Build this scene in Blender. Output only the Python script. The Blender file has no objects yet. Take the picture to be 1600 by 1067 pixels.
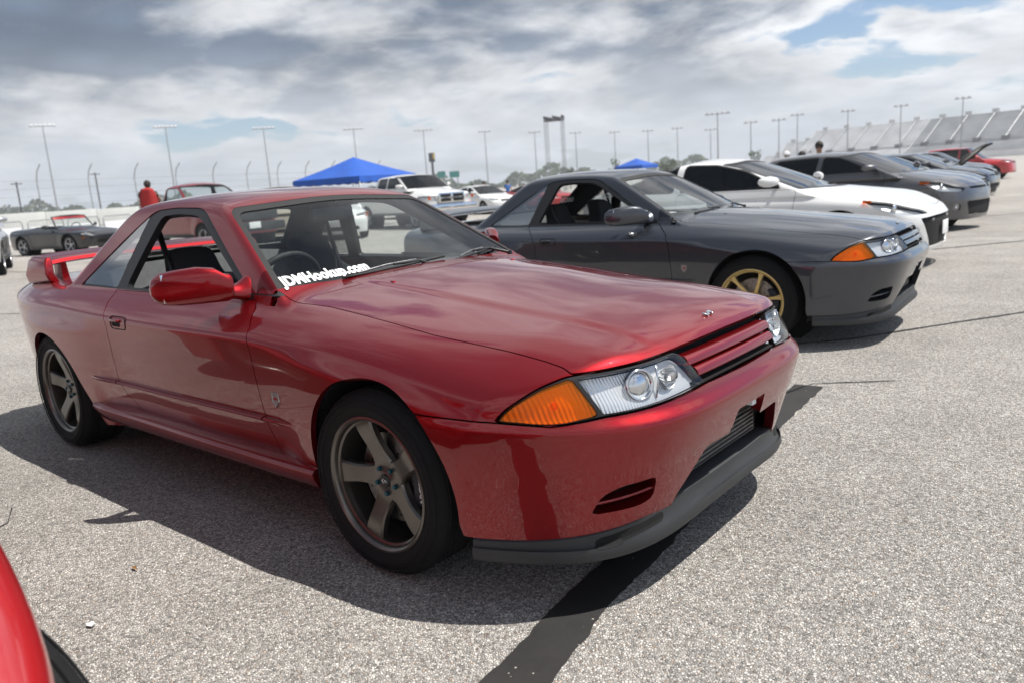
import bpy, bmesh, math, random
import numpy as np
from mathutils import Vector, Matrix
R = math.radians
random.seed(7)
sc = bpy.context.scene
col = sc.collection

# ------------------------------------------------------------------ camera
CAM = np.array([1.9208, -2.3425, 1.2506]); YAW, PIT, ROL, FPX = 2.2789, -.2009, -.0699, 1210.0
_fw = np.array([math.cos(PIT) * math.cos(YAW), math.cos(PIT) * math.sin(YAW), math.sin(PIT)])
_r0 = np.array([math.sin(YAW), -math.cos(YAW), 0]); _u0 = np.cross(_r0, _fw)
_rt = _r0 * math.cos(ROL) + _u0 * math.sin(ROL); _up = -_r0 * math.sin(ROL) + _u0 * math.cos(ROL)
cam_d = bpy.data.cameras.new('camera'); cam = bpy.data.objects.new('camera', cam_d); col.objects.link(cam)
cam.matrix_world = Matrix(((_rt[0], _up[0], -_fw[0], CAM[0]), (_rt[1], _up[1], -_fw[1], CAM[1]), (_rt[2], _up[2], -_fw[2], CAM[2]), (0, 0, 0, 1)))
cam_d.sensor_width = 36; cam_d.lens = FPX / 1600 * 36
cam_d.clip_start = .05; cam_d.clip_end = 6000
cam_d.dof.use_dof = True; cam_d.dof.focus_distance = 2.75; cam_d.dof.aperture_fstop = 3.2
sc.camera = cam

# ------------------------------------------------------------------ sky and sun
SUN_DIR = np.array([.40, .265, 1.0]); SUN_DIR /= np.linalg.norm(SUN_DIR)     # towards the sun
SUN_EL = math.asin(SUN_DIR[2]); SUN_AZ = math.atan2(SUN_DIR[1], SUN_DIR[0])
world = bpy.data.worlds.new('World'); sc.world = world; world.use_nodes = True
def build_sky():
    nt = world.node_tree; nt.nodes.clear(); N = nt.nodes.new; K = nt.links.new
    def math_(op, a, b=None, c=None, clamp=False):
        n = N('ShaderNodeMath'); n.operation = op; n.use_clamp = clamp
        for i, v in enumerate((a, b, c)):
            if v is None: continue
            if isinstance(v, (int, float)): n.inputs[i].default_value = v
            else: K(v, n.inputs[i])
        return n.outputs[0]
    out = N('ShaderNodeOutputWorld'); bg = N('ShaderNodeBackground'); K(bg.outputs[0], out.inputs[0])
    bg.inputs[1].default_value = .10
    sky = N('ShaderNodeTexSky'); sky.sky_type = 'NISHITA'; sky.sun_disc = False
    sky.sun_elevation = SUN_EL; sky.sun_rotation = math.pi / 2 - SUN_AZ
    sky.air_density = 1.0; sky.dust_density = .8; sky.ozone_density = 1.2; sky.altitude = 100
    tc = N('ShaderNodeTexCoord'); sep = N('ShaderNodeSeparateXYZ'); K(tc.outputs['Generated'], sep.inputs[0])
    zc = math_('MAXIMUM', sep.outputs[2], .0)
    zz = math_('ADD', zc, .26)
    px = math_('DIVIDE', sep.outputs[0], zz); py = math_('DIVIDE', sep.outputs[1], zz)
    cmb = N('ShaderNodeCombineXYZ'); K(px, cmb.inputs[0]); K(py, cmb.inputs[1]); K(math_('MULTIPLY', math_('DIVIDE', sep.outputs[2], zz), 2.1), cmb.inputs[2])
    def noise(scale, det, rough, off, dist=0.0):
        mp = N('ShaderNodeMapping'); K(cmb.outputs[0], mp.inputs[0]); mp.inputs[1].default_value = off
        mp.inputs[3].default_value = (scale, scale, scale)
        n = N('ShaderNodeTexNoise'); n.inputs['Scale'].default_value = 1; n.inputs['Detail'].default_value = det
        n.inputs['Roughness'].default_value = rough; n.inputs['Distortion'].default_value = dist
        K(mp.outputs[0], n.inputs[0]); return n.outputs[0]
    def ramp(v, a, b, x0=0.0, x1=1.0):
        m = N('ShaderNodeMapRange'); m.interpolation_type = 'SMOOTHSTEP'
        m.inputs[1].default_value = a; m.inputs[2].default_value = b; m.inputs[3].default_value = x0; m.inputs[4].default_value = x1
        K(v, m.inputs[0]); return m.outputs[0]
    def mixc(f, a, b, mode='MIX'):
        n = N('ShaderNodeMixRGB'); n.blend_type = mode
        for i, v in enumerate((f, a, b)):
            if isinstance(v, (int, float)): n.inputs[i].default_value = v
            elif isinstance(v, tuple): n.inputs[i].default_value = (*v, 1)
            else: K(v, n.inputs[i])
        return n.outputs[0]
    big = noise(*SKY['big']); mid = noise(*SKY['mid']); fine = noise(*SKY['fine'])
    def puffs(scale, off):
        # rounded cumulus heads: cells warped by the fine noise
        mp = N('ShaderNodeMapping'); K(cmb.outputs[0], mp.inputs[0]); mp.inputs[1].default_value = off; mp.inputs[3].default_value = (scale, scale, scale)
        ad = N('ShaderNodeVectorMath'); ad.operation = 'ADD'; K(mp.outputs[0], ad.inputs[0]); w = N('ShaderNodeVectorMath'); w.operation = 'SCALE'; w.inputs['Scale'].default_value = .55
        cb = N('ShaderNodeCombineXYZ'); K(mid, cb.inputs[0]); K(fine, cb.inputs[1]); K(mid, cb.inputs[2]); K(cb.outputs[0], w.inputs[0]); K(w.outputs[0], ad.inputs[1])
        v = N('ShaderNodeTexVoronoi'); v.feature = 'SMOOTH_F1'; v.inputs['Scale'].default_value = 1; v.inputs['Smoothness'].default_value = .35; K(ad.outputs[0], v.inputs[0])
        return math_('SUBTRACT', .55, v.outputs['Distance'])
    puff = math_('ADD', math_('MULTIPLY', puffs(2.6, (3.3, 9.1, 4.7)), .12), math_('MULTIPLY', puffs(6.5, (8.2, 1.4, 6.1)), .075))
    dens = math_('ADD', math_('MULTIPLY', big, .50), math_('ADD', math_('MULTIPLY', mid, .44), math_('ADD', math_('MULTIPLY', fine, .10), puff)))
    # cloud thins out towards one side of the sky
    lean = math_('ADD', math_('MULTIPLY', sep.outputs[0], SKY['lean'][0]), math_('MULTIPLY', sep.outputs[1], SKY['lean'][1]))
    dens = math_('ADD', dens, lean)
    c0, c1 = SKY['cov']
    cover = ramp(dens, c0, c1)
    thick = math_('MULTIPLY', ramp(dens, c1 - .01, c1 + SKY['dark']), ramp(sep.outputs[2], .03, .20, .30, 1.0))
    body = mixc(thick, SKY['lit'], SKY['grey'])
    body = mixc(1.0, body, ramp(puff, -.04, .07, .86, 1.18), 'MULTIPLY')
    body = mixc(1.0, body, ramp(fine, .25, .75, 1.06, .94), 'MULTIPLY')
    mix = mixc(math_('MULTIPLY', cover, .97), mixc(1.0, sky.outputs[0], SKY['blue'], 'MULTIPLY'), body)
    hz = ramp(sep.outputs[2], -.02, .14, .62, 0.0)
    K(mixc(hz, mix, SKY['hz']), bg.inputs[0])
SKY = dict(big=(.55, 2, .5, (3.299, 13.795, 12.7)), mid=(1.5, 8, .56, (9.582, 4.32, 15.853), .3), fine=(5.0, 7, .62, (1.0, 4.0, 7.7), .3), lean=(-.045, -.04),
           cov=(.470, .512), dark=.125, lit=(7.0, 7.1, 7.3), grey=(1.30, 1.68, 2.30), blue=(.84, .90, .99), hz=(4.9, 5.6, 6.5))
build_sky()
world.cycles.sampling_method = 'MANUAL'; world.cycles.sample_map_resolution = 512
sun_d = bpy.data.lights.new('sun', 'SUN'); sun_o = bpy.data.objects.new('sun', sun_d); col.objects.link(sun_o)
sun_d.energy = 4.6; sun_d.angle = R(.53); sun_d.color = (1, .955, .89)
sun_o.rotation_euler = Vector(SUN_DIR).to_track_quat('Z', 'Y').to_euler()
sun_o.location = (0, 0, 60)
sc.view_settings.view_transform = 'Standard'; sc.view_settings.look = 'None'; sc.view_settings.gamma = 1
sc.view_settings.exposure = 0.36; sc.view_settings.use_curve_mapping = False
sc.render.engine = 'CYCLES'; sc.cycles.use_denoising = True
sc.cycles.max_bounces = 7; sc.cycles.transparent_max_bounces = 16; sc.cycles.caustics_reflective = False; sc.cycles.caustics_refractive = False
# ------------------------------------------------------------------ object helpers
def tag(o, label=None, cat=None, group=None, kind=None):
    if label: o['label'] = label
    if cat: o['category'] = cat
    if group: o['group'] = group
    if kind: o['kind'] = kind
    return o
def empty(name, loc=(0, 0, 0), rz=0.0, parent=None):
    o = bpy.data.objects.new(name, None); col.objects.link(o); o.location = loc; o.rotation_euler = (0, 0, rz)
    o.empty_display_size = .1
    if parent: o.parent = parent
    return o
def link(name, me, mat=None, parent=None, loc=None, rot=None, scale=None):
    o = bpy.data.objects.new(name, me); col.objects.link(o)
    if mat is not None and len(me.materials) == 0: me.materials.append(mat)
    if parent: o.parent = parent
    if loc is not None: o.location = loc
    if rot is not None: o.rotation_euler = rot
    if scale is not None: o.scale = scale
    return o
def raw(name, V, F, mat=None, parent=None, smooth=True, nrm=None, **kw):
    me = bpy.data.meshes.new(name)
    me.from_pydata(np.asarray(V, float).tolist(), [], [list(map(int, f)) for f in F])
    if smooth: me.polygons.foreach_set('use_smooth', [True] * len(me.polygons))
    if nrm is not None: me.normals_split_custom_set_from_vertices([tuple(n) for n in nrm])
    me.update()
    return link(name, me, mat, parent, **kw)
def frombm(name, bm, mat=None, parent=None, smooth=False, angle=None, **kw):
    me = bpy.data.meshes.new(name); bm.normal_update(); bm.to_mesh(me); bm.free()
    if smooth: me.polygons.foreach_set('use_smooth', [True] * len(me.polygons))
    if angle is not None:
        me.polygons.foreach_set('use_smooth', [True] * len(me.polygons)); me.set_sharp_from_angle(angle=R(angle))
    return link(name, me, mat, parent, **kw)
def copy_tree(o, parent=None, mats=None, skip=()):
    c = o.copy(); col.objects.link(c); c.parent = parent
    if mats and c.type == 'MESH' and c.data.materials and c.data.materials[0] and c.data.materials[0].name in mats:
        c.material_slots[0].link = 'OBJECT'; c.material_slots[0].material = mats[c.data.materials[0].name]
    for ch in list(o.children):
        if ch.name.split('.')[0] in skip: continue
        copy_tree(ch, c, mats, skip)
    return c
def box(bm, c, s, rot=None, bev=0.0, seg=2):
    r = bmesh.ops.create_cube(bm, size=1); vs = r['verts']
    bmesh.ops.scale(bm, vec=s, verts=vs)
    if bev > 0:
        es = list({e for v in vs for e in v.link_edges})
        rr = bmesh.ops.bevel(bm, geom=es, offset=bev, segments=seg, profile=.6, affect='EDGES')
        vs = list({v for f in rr['faces'] for v in f.verts} | {v for v in vs if v.is_valid})
    if rot is not None: bmesh.ops.rotate(bm, cent=(0, 0, 0), matrix=rot, verts=vs)
    bmesh.ops.translate(bm, vec=c, verts=vs)
    return vs
def tube(bm, pts, r, seg=8, cap=True):
    pts = [Vector(p) for p in pts]; rr = r if hasattr(r, '__len__') else [r] * len(pts)
    rings = []; prev = None
    for i, p in enumerate(pts):
        d = (pts[min(i + 1, len(pts) - 1)] - pts[max(i - 1, 0)]).normalized()
        a = prev if prev is not None else (Vector((0, 0, 1)) if abs(d.z) < .9 else Vector((1, 0, 0)))
        u = (a - d * a.dot(d)).normalized(); w = d.cross(u); prev = u
        rings.append([bm.verts.new(p + (u * math.cos(2 * math.pi * k / seg) + w * math.sin(2 * math.pi * k / seg)) * rr[i]) for k in range(seg)])
    for a, b in zip(rings, rings[1:]):
        for k in range(seg): bm.faces.new((a[k], a[(k + 1) % seg], b[(k + 1) % seg], b[k]))
    if cap:
        bm.faces.new(rings[0][::-1]); bm.faces.new(rings[-1])
def lathe(bm, prof, seg=48, axis='Y', close=False):
    """prof: (radius, offset along axis)"""
    rings = []
    for k in range(seg):
        a = 2 * math.pi * k / seg; c, s = math.cos(a), math.sin(a)
        rings.append([bm.verts.new((r * c, o, r * s)) for r, o in prof])
    n = len(prof)
    for k in range(seg):
        A, B = rings[k], rings[(k + 1) % seg]
        for j in range(n - 1 if not close else n):
            bm.faces.new((A[j], A[(j + 1) % n], B[(j + 1) % n], B[j]))
def loft(bm, rings, closed=True, cap=True):
    vr = [[bm.verts.new(p) for p in r] for r in rings]; n = len(vr[0])
    for a, b in zip(vr, vr[1:]):
        for k in range(n if closed else n - 1): bm.faces.new((a[k], a[(k + 1) % n], b[(k + 1) % n], b[k]))
    if cap and closed:
        bm.faces.new(vr[0][::-1]); bm.faces.new(vr[-1])
def boxobj(name, c, s, mat, parent=None, bev=0.0, rot=None, **kw):
    bm = bmesh.new(); box(bm, c, s, rot, bev); return frombm(name, bm, mat, parent, angle=35 if bev else None, **kw)
def tubeobj(name, pts, r, mat, parent=None, seg=8, **kw):
    bm = bmesh.new(); tube(bm, pts, r, seg); return frombm(name, bm, mat, parent, angle=50, **kw)
def text(name, s, size, mat, parent=None, loc=(0, 0, 0), rot=(0, 0, 0), ext=.0008, bold=0.0, shear=0.0, align='CENTER', matrix=None, space=1.0):
    cu = bpy.data.curves.new(name, 'FONT'); cu.body = s; cu.size = size; cu.extrude = ext; cu.offset = bold; cu.shear = shear
    cu.align_x = align; cu.space_character = space; cu.resolution_u = 3
    o = bpy.data.objects.new(name, cu); col.objects.link(o)
    dg = bpy.context.evaluated_depsgraph_get(); me = bpy.data.meshes.new_from_object(o.evaluated_get(dg))
    bpy.data.objects.remove(o); bpy.data.curves.remove(cu)
    me.materials.clear(); me.materials.append(mat)
    t = bpy.data.objects.new(name, me); col.objects.link(t)
    if parent: t.parent = parent
    if matrix is not None: t.matrix_local = matrix
    else: t.location = loc; t.rotation_euler = rot
    return t

# ------------------------------------------------------------------ materials
M = {}
def mat(name, color=(.5, .5, .5), rough=.5, metal=0.0, coat=0.0, coat_r=.03, spec=.5, emit=None, var=0.0, vscale=8.0, bump=0.0, bscale=80.0, flake=0.0):
    m = bpy.data.materials.new(name); m.use_nodes = True; nt = m.node_tree; b = nt.nodes['Principled BSDF']
    b.inputs['Base Color'].default_value = (*color, 1); b.inputs['Roughness'].default_value = rough; b.inputs['Metallic'].default_value = metal
    b.inputs['Coat Weight'].default_value = coat; b.inputs['Coat Roughness'].default_value = coat_r; b.inputs['Specular IOR Level'].default_value = spec
    if emit: b.inputs['Emission Color'].default_value = (*emit[:3], 1); b.inputs['Emission Strength'].default_value = emit[3]
    tc = None
    if var or bump or flake:
        tc = nt.nodes.new('ShaderNodeTexCoord')
    if var:
        n = nt.nodes.new('ShaderNodeTexNoise'); n.inputs['Scale'].default_value = vscale; n.inputs['Detail'].default_value = 6
        nt.links.new(tc.outputs['Object'], n.inputs[0])
        mr = nt.nodes.new('ShaderNodeMapRange'); mr.inputs[1].default_value = .3; mr.inputs[2].default_value = .7; mr.inputs[3].default_value = 1 - var; mr.inputs[4].default_value = 1 + var
        nt.links.new(n.outputs[0], mr.inputs[0])
        mx = nt.nodes.new('ShaderNodeMixRGB'); mx.blend_type = 'MULTIPLY'; mx.inputs[0].default_value = 1; mx.inputs[1].default_value = (*color, 1)
        nt.links.new(mr.outputs[0], mx.inputs[2]); nt.links.new(mx.outputs[0], b.inputs['Base Color'])
        rr = nt.nodes.new('ShaderNodeMapRange'); rr.inputs[1].default_value = .3; rr.inputs[2].default_value = .7; rr.inputs[3].default_value = max(rough - var * .3, .02); rr.inputs[4].default_value = min(rough + var * .3, 1)
        nt.links.new(n.outputs[0], rr.inputs[0]); nt.links.new(rr.outputs[0], b.inputs['Roughness'])
    if bump:
        n = nt.nodes.new('ShaderNodeTexNoise'); n.inputs['Scale'].default_value = bscale; n.inputs['Detail'].default_value = 3
        nt.links.new(tc.outputs['Object'], n.inputs[0])
        bp = nt.nodes.new('ShaderNodeBump'); bp.inputs['Strength'].default_value = bump; bp.inputs['Distance'].default_value = .002
        nt.links.new(n.outputs[0], bp.inputs['Height']); nt.links.new(bp.outputs[0], b.inputs['Normal'])
    if flake:
        v = nt.nodes.new('ShaderNodeTexVoronoi'); v.inputs['Scale'].default_value = 900
        nt.links.new(tc.outputs['Object'], v.inputs[0])
        bp = nt.nodes.new('ShaderNodeBump'); bp.inputs['Strength'].default_value = flake; bp.inputs['Distance'].default_value = .0006
        nt.links.new(v.outputs['Distance'], bp.inputs['Height']); nt.links.new(bp.outputs[0], b.inputs['Normal'])
    M[name] = m; return m
def paint(name, color, metal=.35, rough=.38, flake=.12):
    """clear-coated car paint with a faint film of dust that roughens the gloss"""
    m = mat(name, color, rough, metal, 1.0, .015, .5, flake=flake)
    nt = m.node_tree; b = nt.nodes['Principled BSDF']; tc = nt.nodes.new('ShaderNodeTexCoord')
    n = nt.nodes.new('ShaderNodeTexNoise'); n.inputs['Scale'].default_value = 3.1; n.inputs['Detail'].default_value = 8; n.inputs['Roughness'].default_value = .7
    nt.links.new(tc.outputs['Object'], n.inputs[0])
    r = nt.nodes.new('ShaderNodeMapRange'); r.inputs[1].default_value = .35; r.inputs[2].default_value = .75; r.inputs[3].default_value = .003; r.inputs[4].default_value = .022
    nt.links.new(n.outputs[0], r.inputs[0]); nt.links.new(r.outputs[0], b.inputs['Coat Roughness'])
    b.inputs['Coat IOR'].default_value = 1.52
    return m
def glass(name, tint=(.75, .80, .80), refl=1.0, base=.04, rough=.0):
    m = bpy.data.materials.new(name); m.use_nodes = True; nt = m.node_tree; nt.nodes.clear()
    o = nt.nodes.new('ShaderNodeOutputMaterial'); mx = nt.nodes.new('ShaderNodeMixShader'); t = nt.nodes.new('ShaderNodeBsdfTransparent')
    g = nt.nodes.new('ShaderNodeBsdfGlossy'); f = nt.nodes.new('ShaderNodeLayerWeight'); f.inputs[0].default_value = .5
    t.inputs[0].default_value = (*tint, 1); g.inputs['Roughness'].default_value = rough; g.inputs[0].default_value = (refl, refl, refl, 1)
    p = nt.nodes.new('ShaderNodeMath'); p.operation = 'POWER'; p.inputs[1].default_value = 5.0
    k = nt.nodes.new('ShaderNodeMath'); k.operation = 'MULTIPLY_ADD'; k.inputs[1].default_value = .92; k.inputs[2].default_value = base; k.use_clamp = True
    nt.links.new(f.outputs['Facing'], p.inputs[0]); nt.links.new(p.outputs[0], k.inputs[0]); nt.links.new(k.outputs[0], mx.inputs[0])
    nt.links.new(t.outputs[0], mx.inputs[1]); nt.links.new(g.outputs[0], mx.inputs[2]); nt.links.new(mx.outputs[0], o.inputs[0])
    M[name] = m; return m
paint('candy_red', (.255, .0005, .0045), .84, .43, .03)
paint('gunmetal', (.040, .045, .057), .5, .32, .05)
paint('white_paint', (.78, .78, .77), 0, .4, 0)
paint('graphite', (.10, .10, .105), .6, .35)
paint('slate', (.045, .05, .058), .5, .35)
paint('black_paint', (.008, .008, .010), .2, .3, .05)
paint('silver_paint', (.48, .49, .50), .75, .35)
paint('bright_red', (.42, .008, .012), .05, .4, 0)
paint('truck_red', (.28, .012, .02), .2, .4, .05)
paint('beige_paint', (.42, .36, .28), .4, .4, .05)
mat('rubber', (.012, .012, .012), .62, var=.25, vscale=14, bump=.15, bscale=200)
mat('tyre', (.011, .011, .012), .8, spec=.25, var=.35, vscale=9, bump=.3, bscale=160)
mat('black_trim', (.012, .012, .013), .42, bump=.1, bscale=300)
mat('dark', (.006, .006, .006), .9)
mat('black_plastic', (.032, .034, .037), .55, var=.18, vscale=6, bump=.25, bscale=260)
mat('cloth', (.022, .022, .025), .92, var=.25, vscale=30, bump=.5, bscale=400)
mat('cloth_grey', (.09, .09, .095), .92, var=.2, vscale=30, bump=.5, bscale=400)
mat('dash', (.02, .02, .022), .7, bump=.4, bscale=500)
mat('bronze_wheel', (.15, .135, .12), .32, .8, .4, .12, var=.12, vscale=20)
mat('gold_wheel', (.66, .49, .20), .38, .75, .3, .2, var=.08, vscale=20)
mat('silver_wheel', (.45, .45, .46), .35, .85, .2, .2)
mat('chrome', (.75, .75, .76), .12, 1.0)
mat('steel', (.35, .34, .33), .38, 1.0, var=.2, vscale=40)
mat('lug_blue', (.015, .10, .14), .4, .7)
mat('caliper', (.02, .024, .035), .5, .2)
mat('white_print', (.80, .80, .80), .5)
mat('red_dull', (.30, .02, .03), .8, var=.15, vscale=10)
glass('clear_glass', (.86, .90, .89))
glass('tint_glass', (.16, .17, .18))
glass('dark_glass', (.03, .032, .035))
glass('quarter_glass', (.45, .47, .47), base=.34)
glass('lens_glass', (.95, .96, .96))
def lens(name, color, amt=.55):
    m = bpy.data.materials.new(name); m.use_nodes = True; nt = m.node_tree; b = nt.nodes['Principled BSDF']
    b.inputs['Base Color'].default_value = (*color, 1); b.inputs['Roughness'].default_value = .08; b.inputs['Coat Weight'].default_value = 1
    tr = nt.nodes.new('ShaderNodeBsdfTransparent'); tr.inputs[0].default_value = (*color, 1)
    mx = nt.nodes.new('ShaderNodeMixShader'); mx.inputs[0].default_value = amt
    nt.links.new(tr.outputs[0], mx.inputs[1]); nt.links.new(b.outputs[0], mx.inputs[2]); nt.links.new(mx.outputs[0], nt.nodes['Material Output'].inputs[0])
    M[name] = m; return m
lens('amber_lens', (1.0, .36, .02), .16); lens('red_lens', (.45, .01, .01), .6)
def fluted(name, base):
    """reflector bowl with fine vertical flutes"""
    m = mat(name, base, .28, .55); nt = m.node_tree; b = nt.nodes['Principled BSDF']
    tc = nt.nodes.new('ShaderNodeTexCoord'); w = nt.nodes.new('ShaderNodeTexWave'); w.bands_direction = 'Y'; w.inputs['Scale'].default_value = 38; w.inputs['Distortion'].default_value = .3
    nt.links.new(tc.outputs['Object'], w.inputs[0]); bp = nt.nodes.new('ShaderNodeBump'); bp.inputs['Strength'].default_value = .6; bp.inputs['Distance'].default_value = .003
    nt.links.new(w.outputs[0], bp.inputs['Height']); nt.links.new(bp.outputs[0], b.inputs['Normal']); return m
fluted('reflector', (.85, .86, .87)); fluted('amber_reflector', (.95, .75, .5))
# ------------------------------------------------------------------ numeric surface tools
def tab(pts, sig=0.03, lo=-9.0, hi=9.0, st=0.004):
    """smooth 1-D curve through control points (sampled, gaussian softened)"""
    p = np.array(sorted(pts), float)
    g = np.arange(lo, hi + st, st)
    v = np.interp(g, p[:, 0], p[:, 1])
    # linear extension at both ends
    s0 = (p[1, 1] - p[0, 1]) / (p[1, 0] - p[0, 0]); s1 = (p[-1, 1] - p[-2, 1]) / (p[-1, 0] - p[-2, 0])
    v = np.where(g < p[0, 0], p[0, 1] + s0 * (g - p[0, 0]), v)
    v = np.where(g > p[-1, 0], p[-1, 1] + s1 * (g - p[-1, 0]), v)
    if sig > 0:
        n = int(3 * sig / st) + 1
        k = np.exp(-0.5 * (np.arange(-n, n + 1) * st / sig) ** 2); k /= k.sum()
        v = np.convolve(np.pad(v, n, mode='edge'), k, mode='valid')
    return lambda x: np.interp(x, g, v)

def smax(a, b, k):
    h = np.clip(0.5 + 0.5 * (a - b) / k, 0, 1)
    return b + (a - b) * h + k * h * (1 - h)
def smin(a, b, k): return -smax(-a, -b, k)
def sstep(a, b, x):
    t = np.clip((x - a) / (b - a), 0, 1); return t * t * (3 - 2 * t)

def inpoly(pts):
    """signed distance (+ inside) to a closed 2-D polygon, as f(u, v)"""
    P = np.array(pts, float); Q = np.roll(P, -1, 0)
    def f(u, v):
        u = np.asarray(u, float); v = np.asarray(v, float)
        d = np.full(u.shape, 1e9); ins = np.zeros(u.shape, bool)
        for (ax, ay), (bx, by) in zip(P, Q):
            ex, ey = bx - ax, by - ay; L = ex * ex + ey * ey + 1e-12
            t = np.clip(((u - ax) * ex + (v - ay) * ey) / L, 0, 1)
            d = np.minimum(d, (u - ax - t * ex) ** 2 + (v - ay - t * ey) ** 2)
            c = (ay > v) != (by > v)
            if ey != 0: ins ^= c & (u < ax + (v - ay) * ex / ey)
        d = np.sqrt(d)
        return np.where(ins, d, -d)
    return f

def rpoly(pts, r=0.03, n=5):
    """round the corners of a polygon (radius per corner or one radius)"""
    P = np.array(pts, float); m = len(P); out = []
    R = r if hasattr(r, '__len__') else [r] * m
    for i in range(m):
        a, b, c = P[i - 1], P[i], P[(i + 1) % m]
        u = a - b; w = c - b; lu = np.hypot(*u); lw = np.hypot(*w)
        d = min(R[i], lu * 0.48, lw * 0.48)
        if d < 1e-4: out.append(b); continue
        p = b + u / lu * d; q = b + w / lw * d
        for k in range(n + 1):
            t = k / n; out.append((1 - t) ** 2 * p + 2 * t * (1 - t) * b + t * t * q)
    return np.array(out)

def polyline(pts):
    """signed side distance of an open polyline: + on its left"""
    P = np.array(pts, float)
    def f(u, v):
        u = np.asarray(u, float); v = np.asarray(v, float)
        best = np.full(u.shape, 1e9); sg = np.zeros(u.shape)
        n = len(P) - 1
        for i in range(n):
            (ax, ay), (bx, by) = P[i], P[i + 1]
            ex, ey = bx - ax, by - ay; L = ex * ex + ey * ey
            t = ((u - ax) * ex + (v - ay) * ey) / L
            t = np.clip(t, 0 if i else -1e9, 1 if i < n - 1 else 1e9)
            dx = u - ax - t * ex; dy = v - ay - t * ey
            d = np.hypot(dx, dy); s = ex * (v - ay) - ey * (u - ax)
            m = d < best - 1e-9
            best = np.where(m, d, best); sg = np.where(m, np.sign(s), sg)
        return best * sg
    return f

def surface_net(F, lo, hi, h):
    xs = np.arange(lo[0], hi[0] + h, h); ys = np.arange(lo[1], hi[1] + h, h); zs = np.arange(lo[2], hi[2] + h, h)
    D = np.empty((len(xs), len(ys), len(zs)), np.float32)
    for i in range(0, len(xs), 40):
        D[i:i + 40] = F(xs[i:i + 40, None, None], ys[None, :, None], zs[None, None, :])
    S = D < 0
    nx, ny, nz = D.shape
    c = np.zeros((nx - 1, ny - 1, nz - 1), np.int8)
    for a in (0, 1):
        for b in (0, 1):
            for d in (0, 1):
                c += S[a:nx - 1 + a, b:ny - 1 + b, d:nz - 1 + d]
    act = (c > 0) & (c < 8)
    I, J, K = np.nonzero(act)
    idx = np.full(act.shape, -1, np.int64); idx[I, J, K] = np.arange(len(I))
    sp = np.zeros((len(I), 3)); cn = np.zeros(len(I))
    cor = [(a, b, d) for a in (0, 1) for b in (0, 1) for d in (0, 1)]
    for p in cor:
        for ax in range(3):
            if p[ax]: continue
            q = list(p); q[ax] = 1
            f0 = D[I + p[0], J + p[1], K + p[2]]; f1 = D[I + q[0], J + q[1], K + q[2]]
            m = (f0 < 0) != (f1 < 0)
            t = np.where(m, f0 / np.where(m, f0 - f1, 1), 0)
            pt = np.stack([np.full(len(I), p[0], float), np.full(len(I), p[1], float), np.full(len(I), p[2], float)], 1)
            pt[:, ax] = t
            sp += pt * m[:, None]; cn += m
    sp /= cn[:, None]
    V = np.stack([xs[I] + sp[:, 0] * h, ys[J] + sp[:, 1] * h, zs[K] + sp[:, 2] * h], 1)
    Q = []
    for ax in range(3):
        sl0 = [slice(None)] * 3; sl1 = [slice(None)] * 3
        sl0[ax] = slice(0, -1); sl1[ax] = slice(1, None)
        ch = S[tuple(sl0)] != S[tuple(sl1)]
        o1, o2 = (ax + 1) % 3, (ax + 2) % 3
        e = np.array(np.nonzero(ch)).T
        e = e[(e[:, o1] > 0) & (e[:, o2] > 0) & (e[:, o1] < D.shape[o1] - 1) & (e[:, o2] < D.shape[o2] - 1)]
        def cell(d1, d2):
            k = e.copy(); k[:, o1] += d1; k[:, o2] += d2
            return idx[k[:, 0], k[:, 1], k[:, 2]]
        q = np.stack([cell(-1, -1), cell(0, -1), cell(0, 0), cell(-1, 0)], 1)
        s = S[e[:, 0], e[:, 1], e[:, 2]]
        q = np.where(s[:, None], q, q[:, ::-1])
        Q.append(q)
    Q = np.concatenate(Q)
    return V, Q

def grad(F, V, h=0.004):
    g = np.empty_like(V)
    for a in range(3):
        d = np.zeros(3); d[a] = h
        P = V + d; M = V - d
        g[:, a] = (F(P[:, 0], P[:, 1], P[:, 2]) - F(M[:, 0], M[:, 1], M[:, 2])) / (2 * h)
    return g
def project(F, V, n=3):
    for _ in range(n):
        f = F(V[:, 0], V[:, 1], V[:, 2]); g = grad(F, V)
        st = f / np.maximum((g * g).sum(1), 0.05)
        V = V - np.clip(st, -0.01, 0.01)[:, None] * g
    return V
def normals(F, V, h=0.006):
    g = grad(F, V, h); return g / np.maximum(np.linalg.norm(g, axis=1), 1e-9)[:, None]

def tris(Q): return np.concatenate([Q[:, [0, 1, 2]], Q[:, [0, 2, 3]]])

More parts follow.
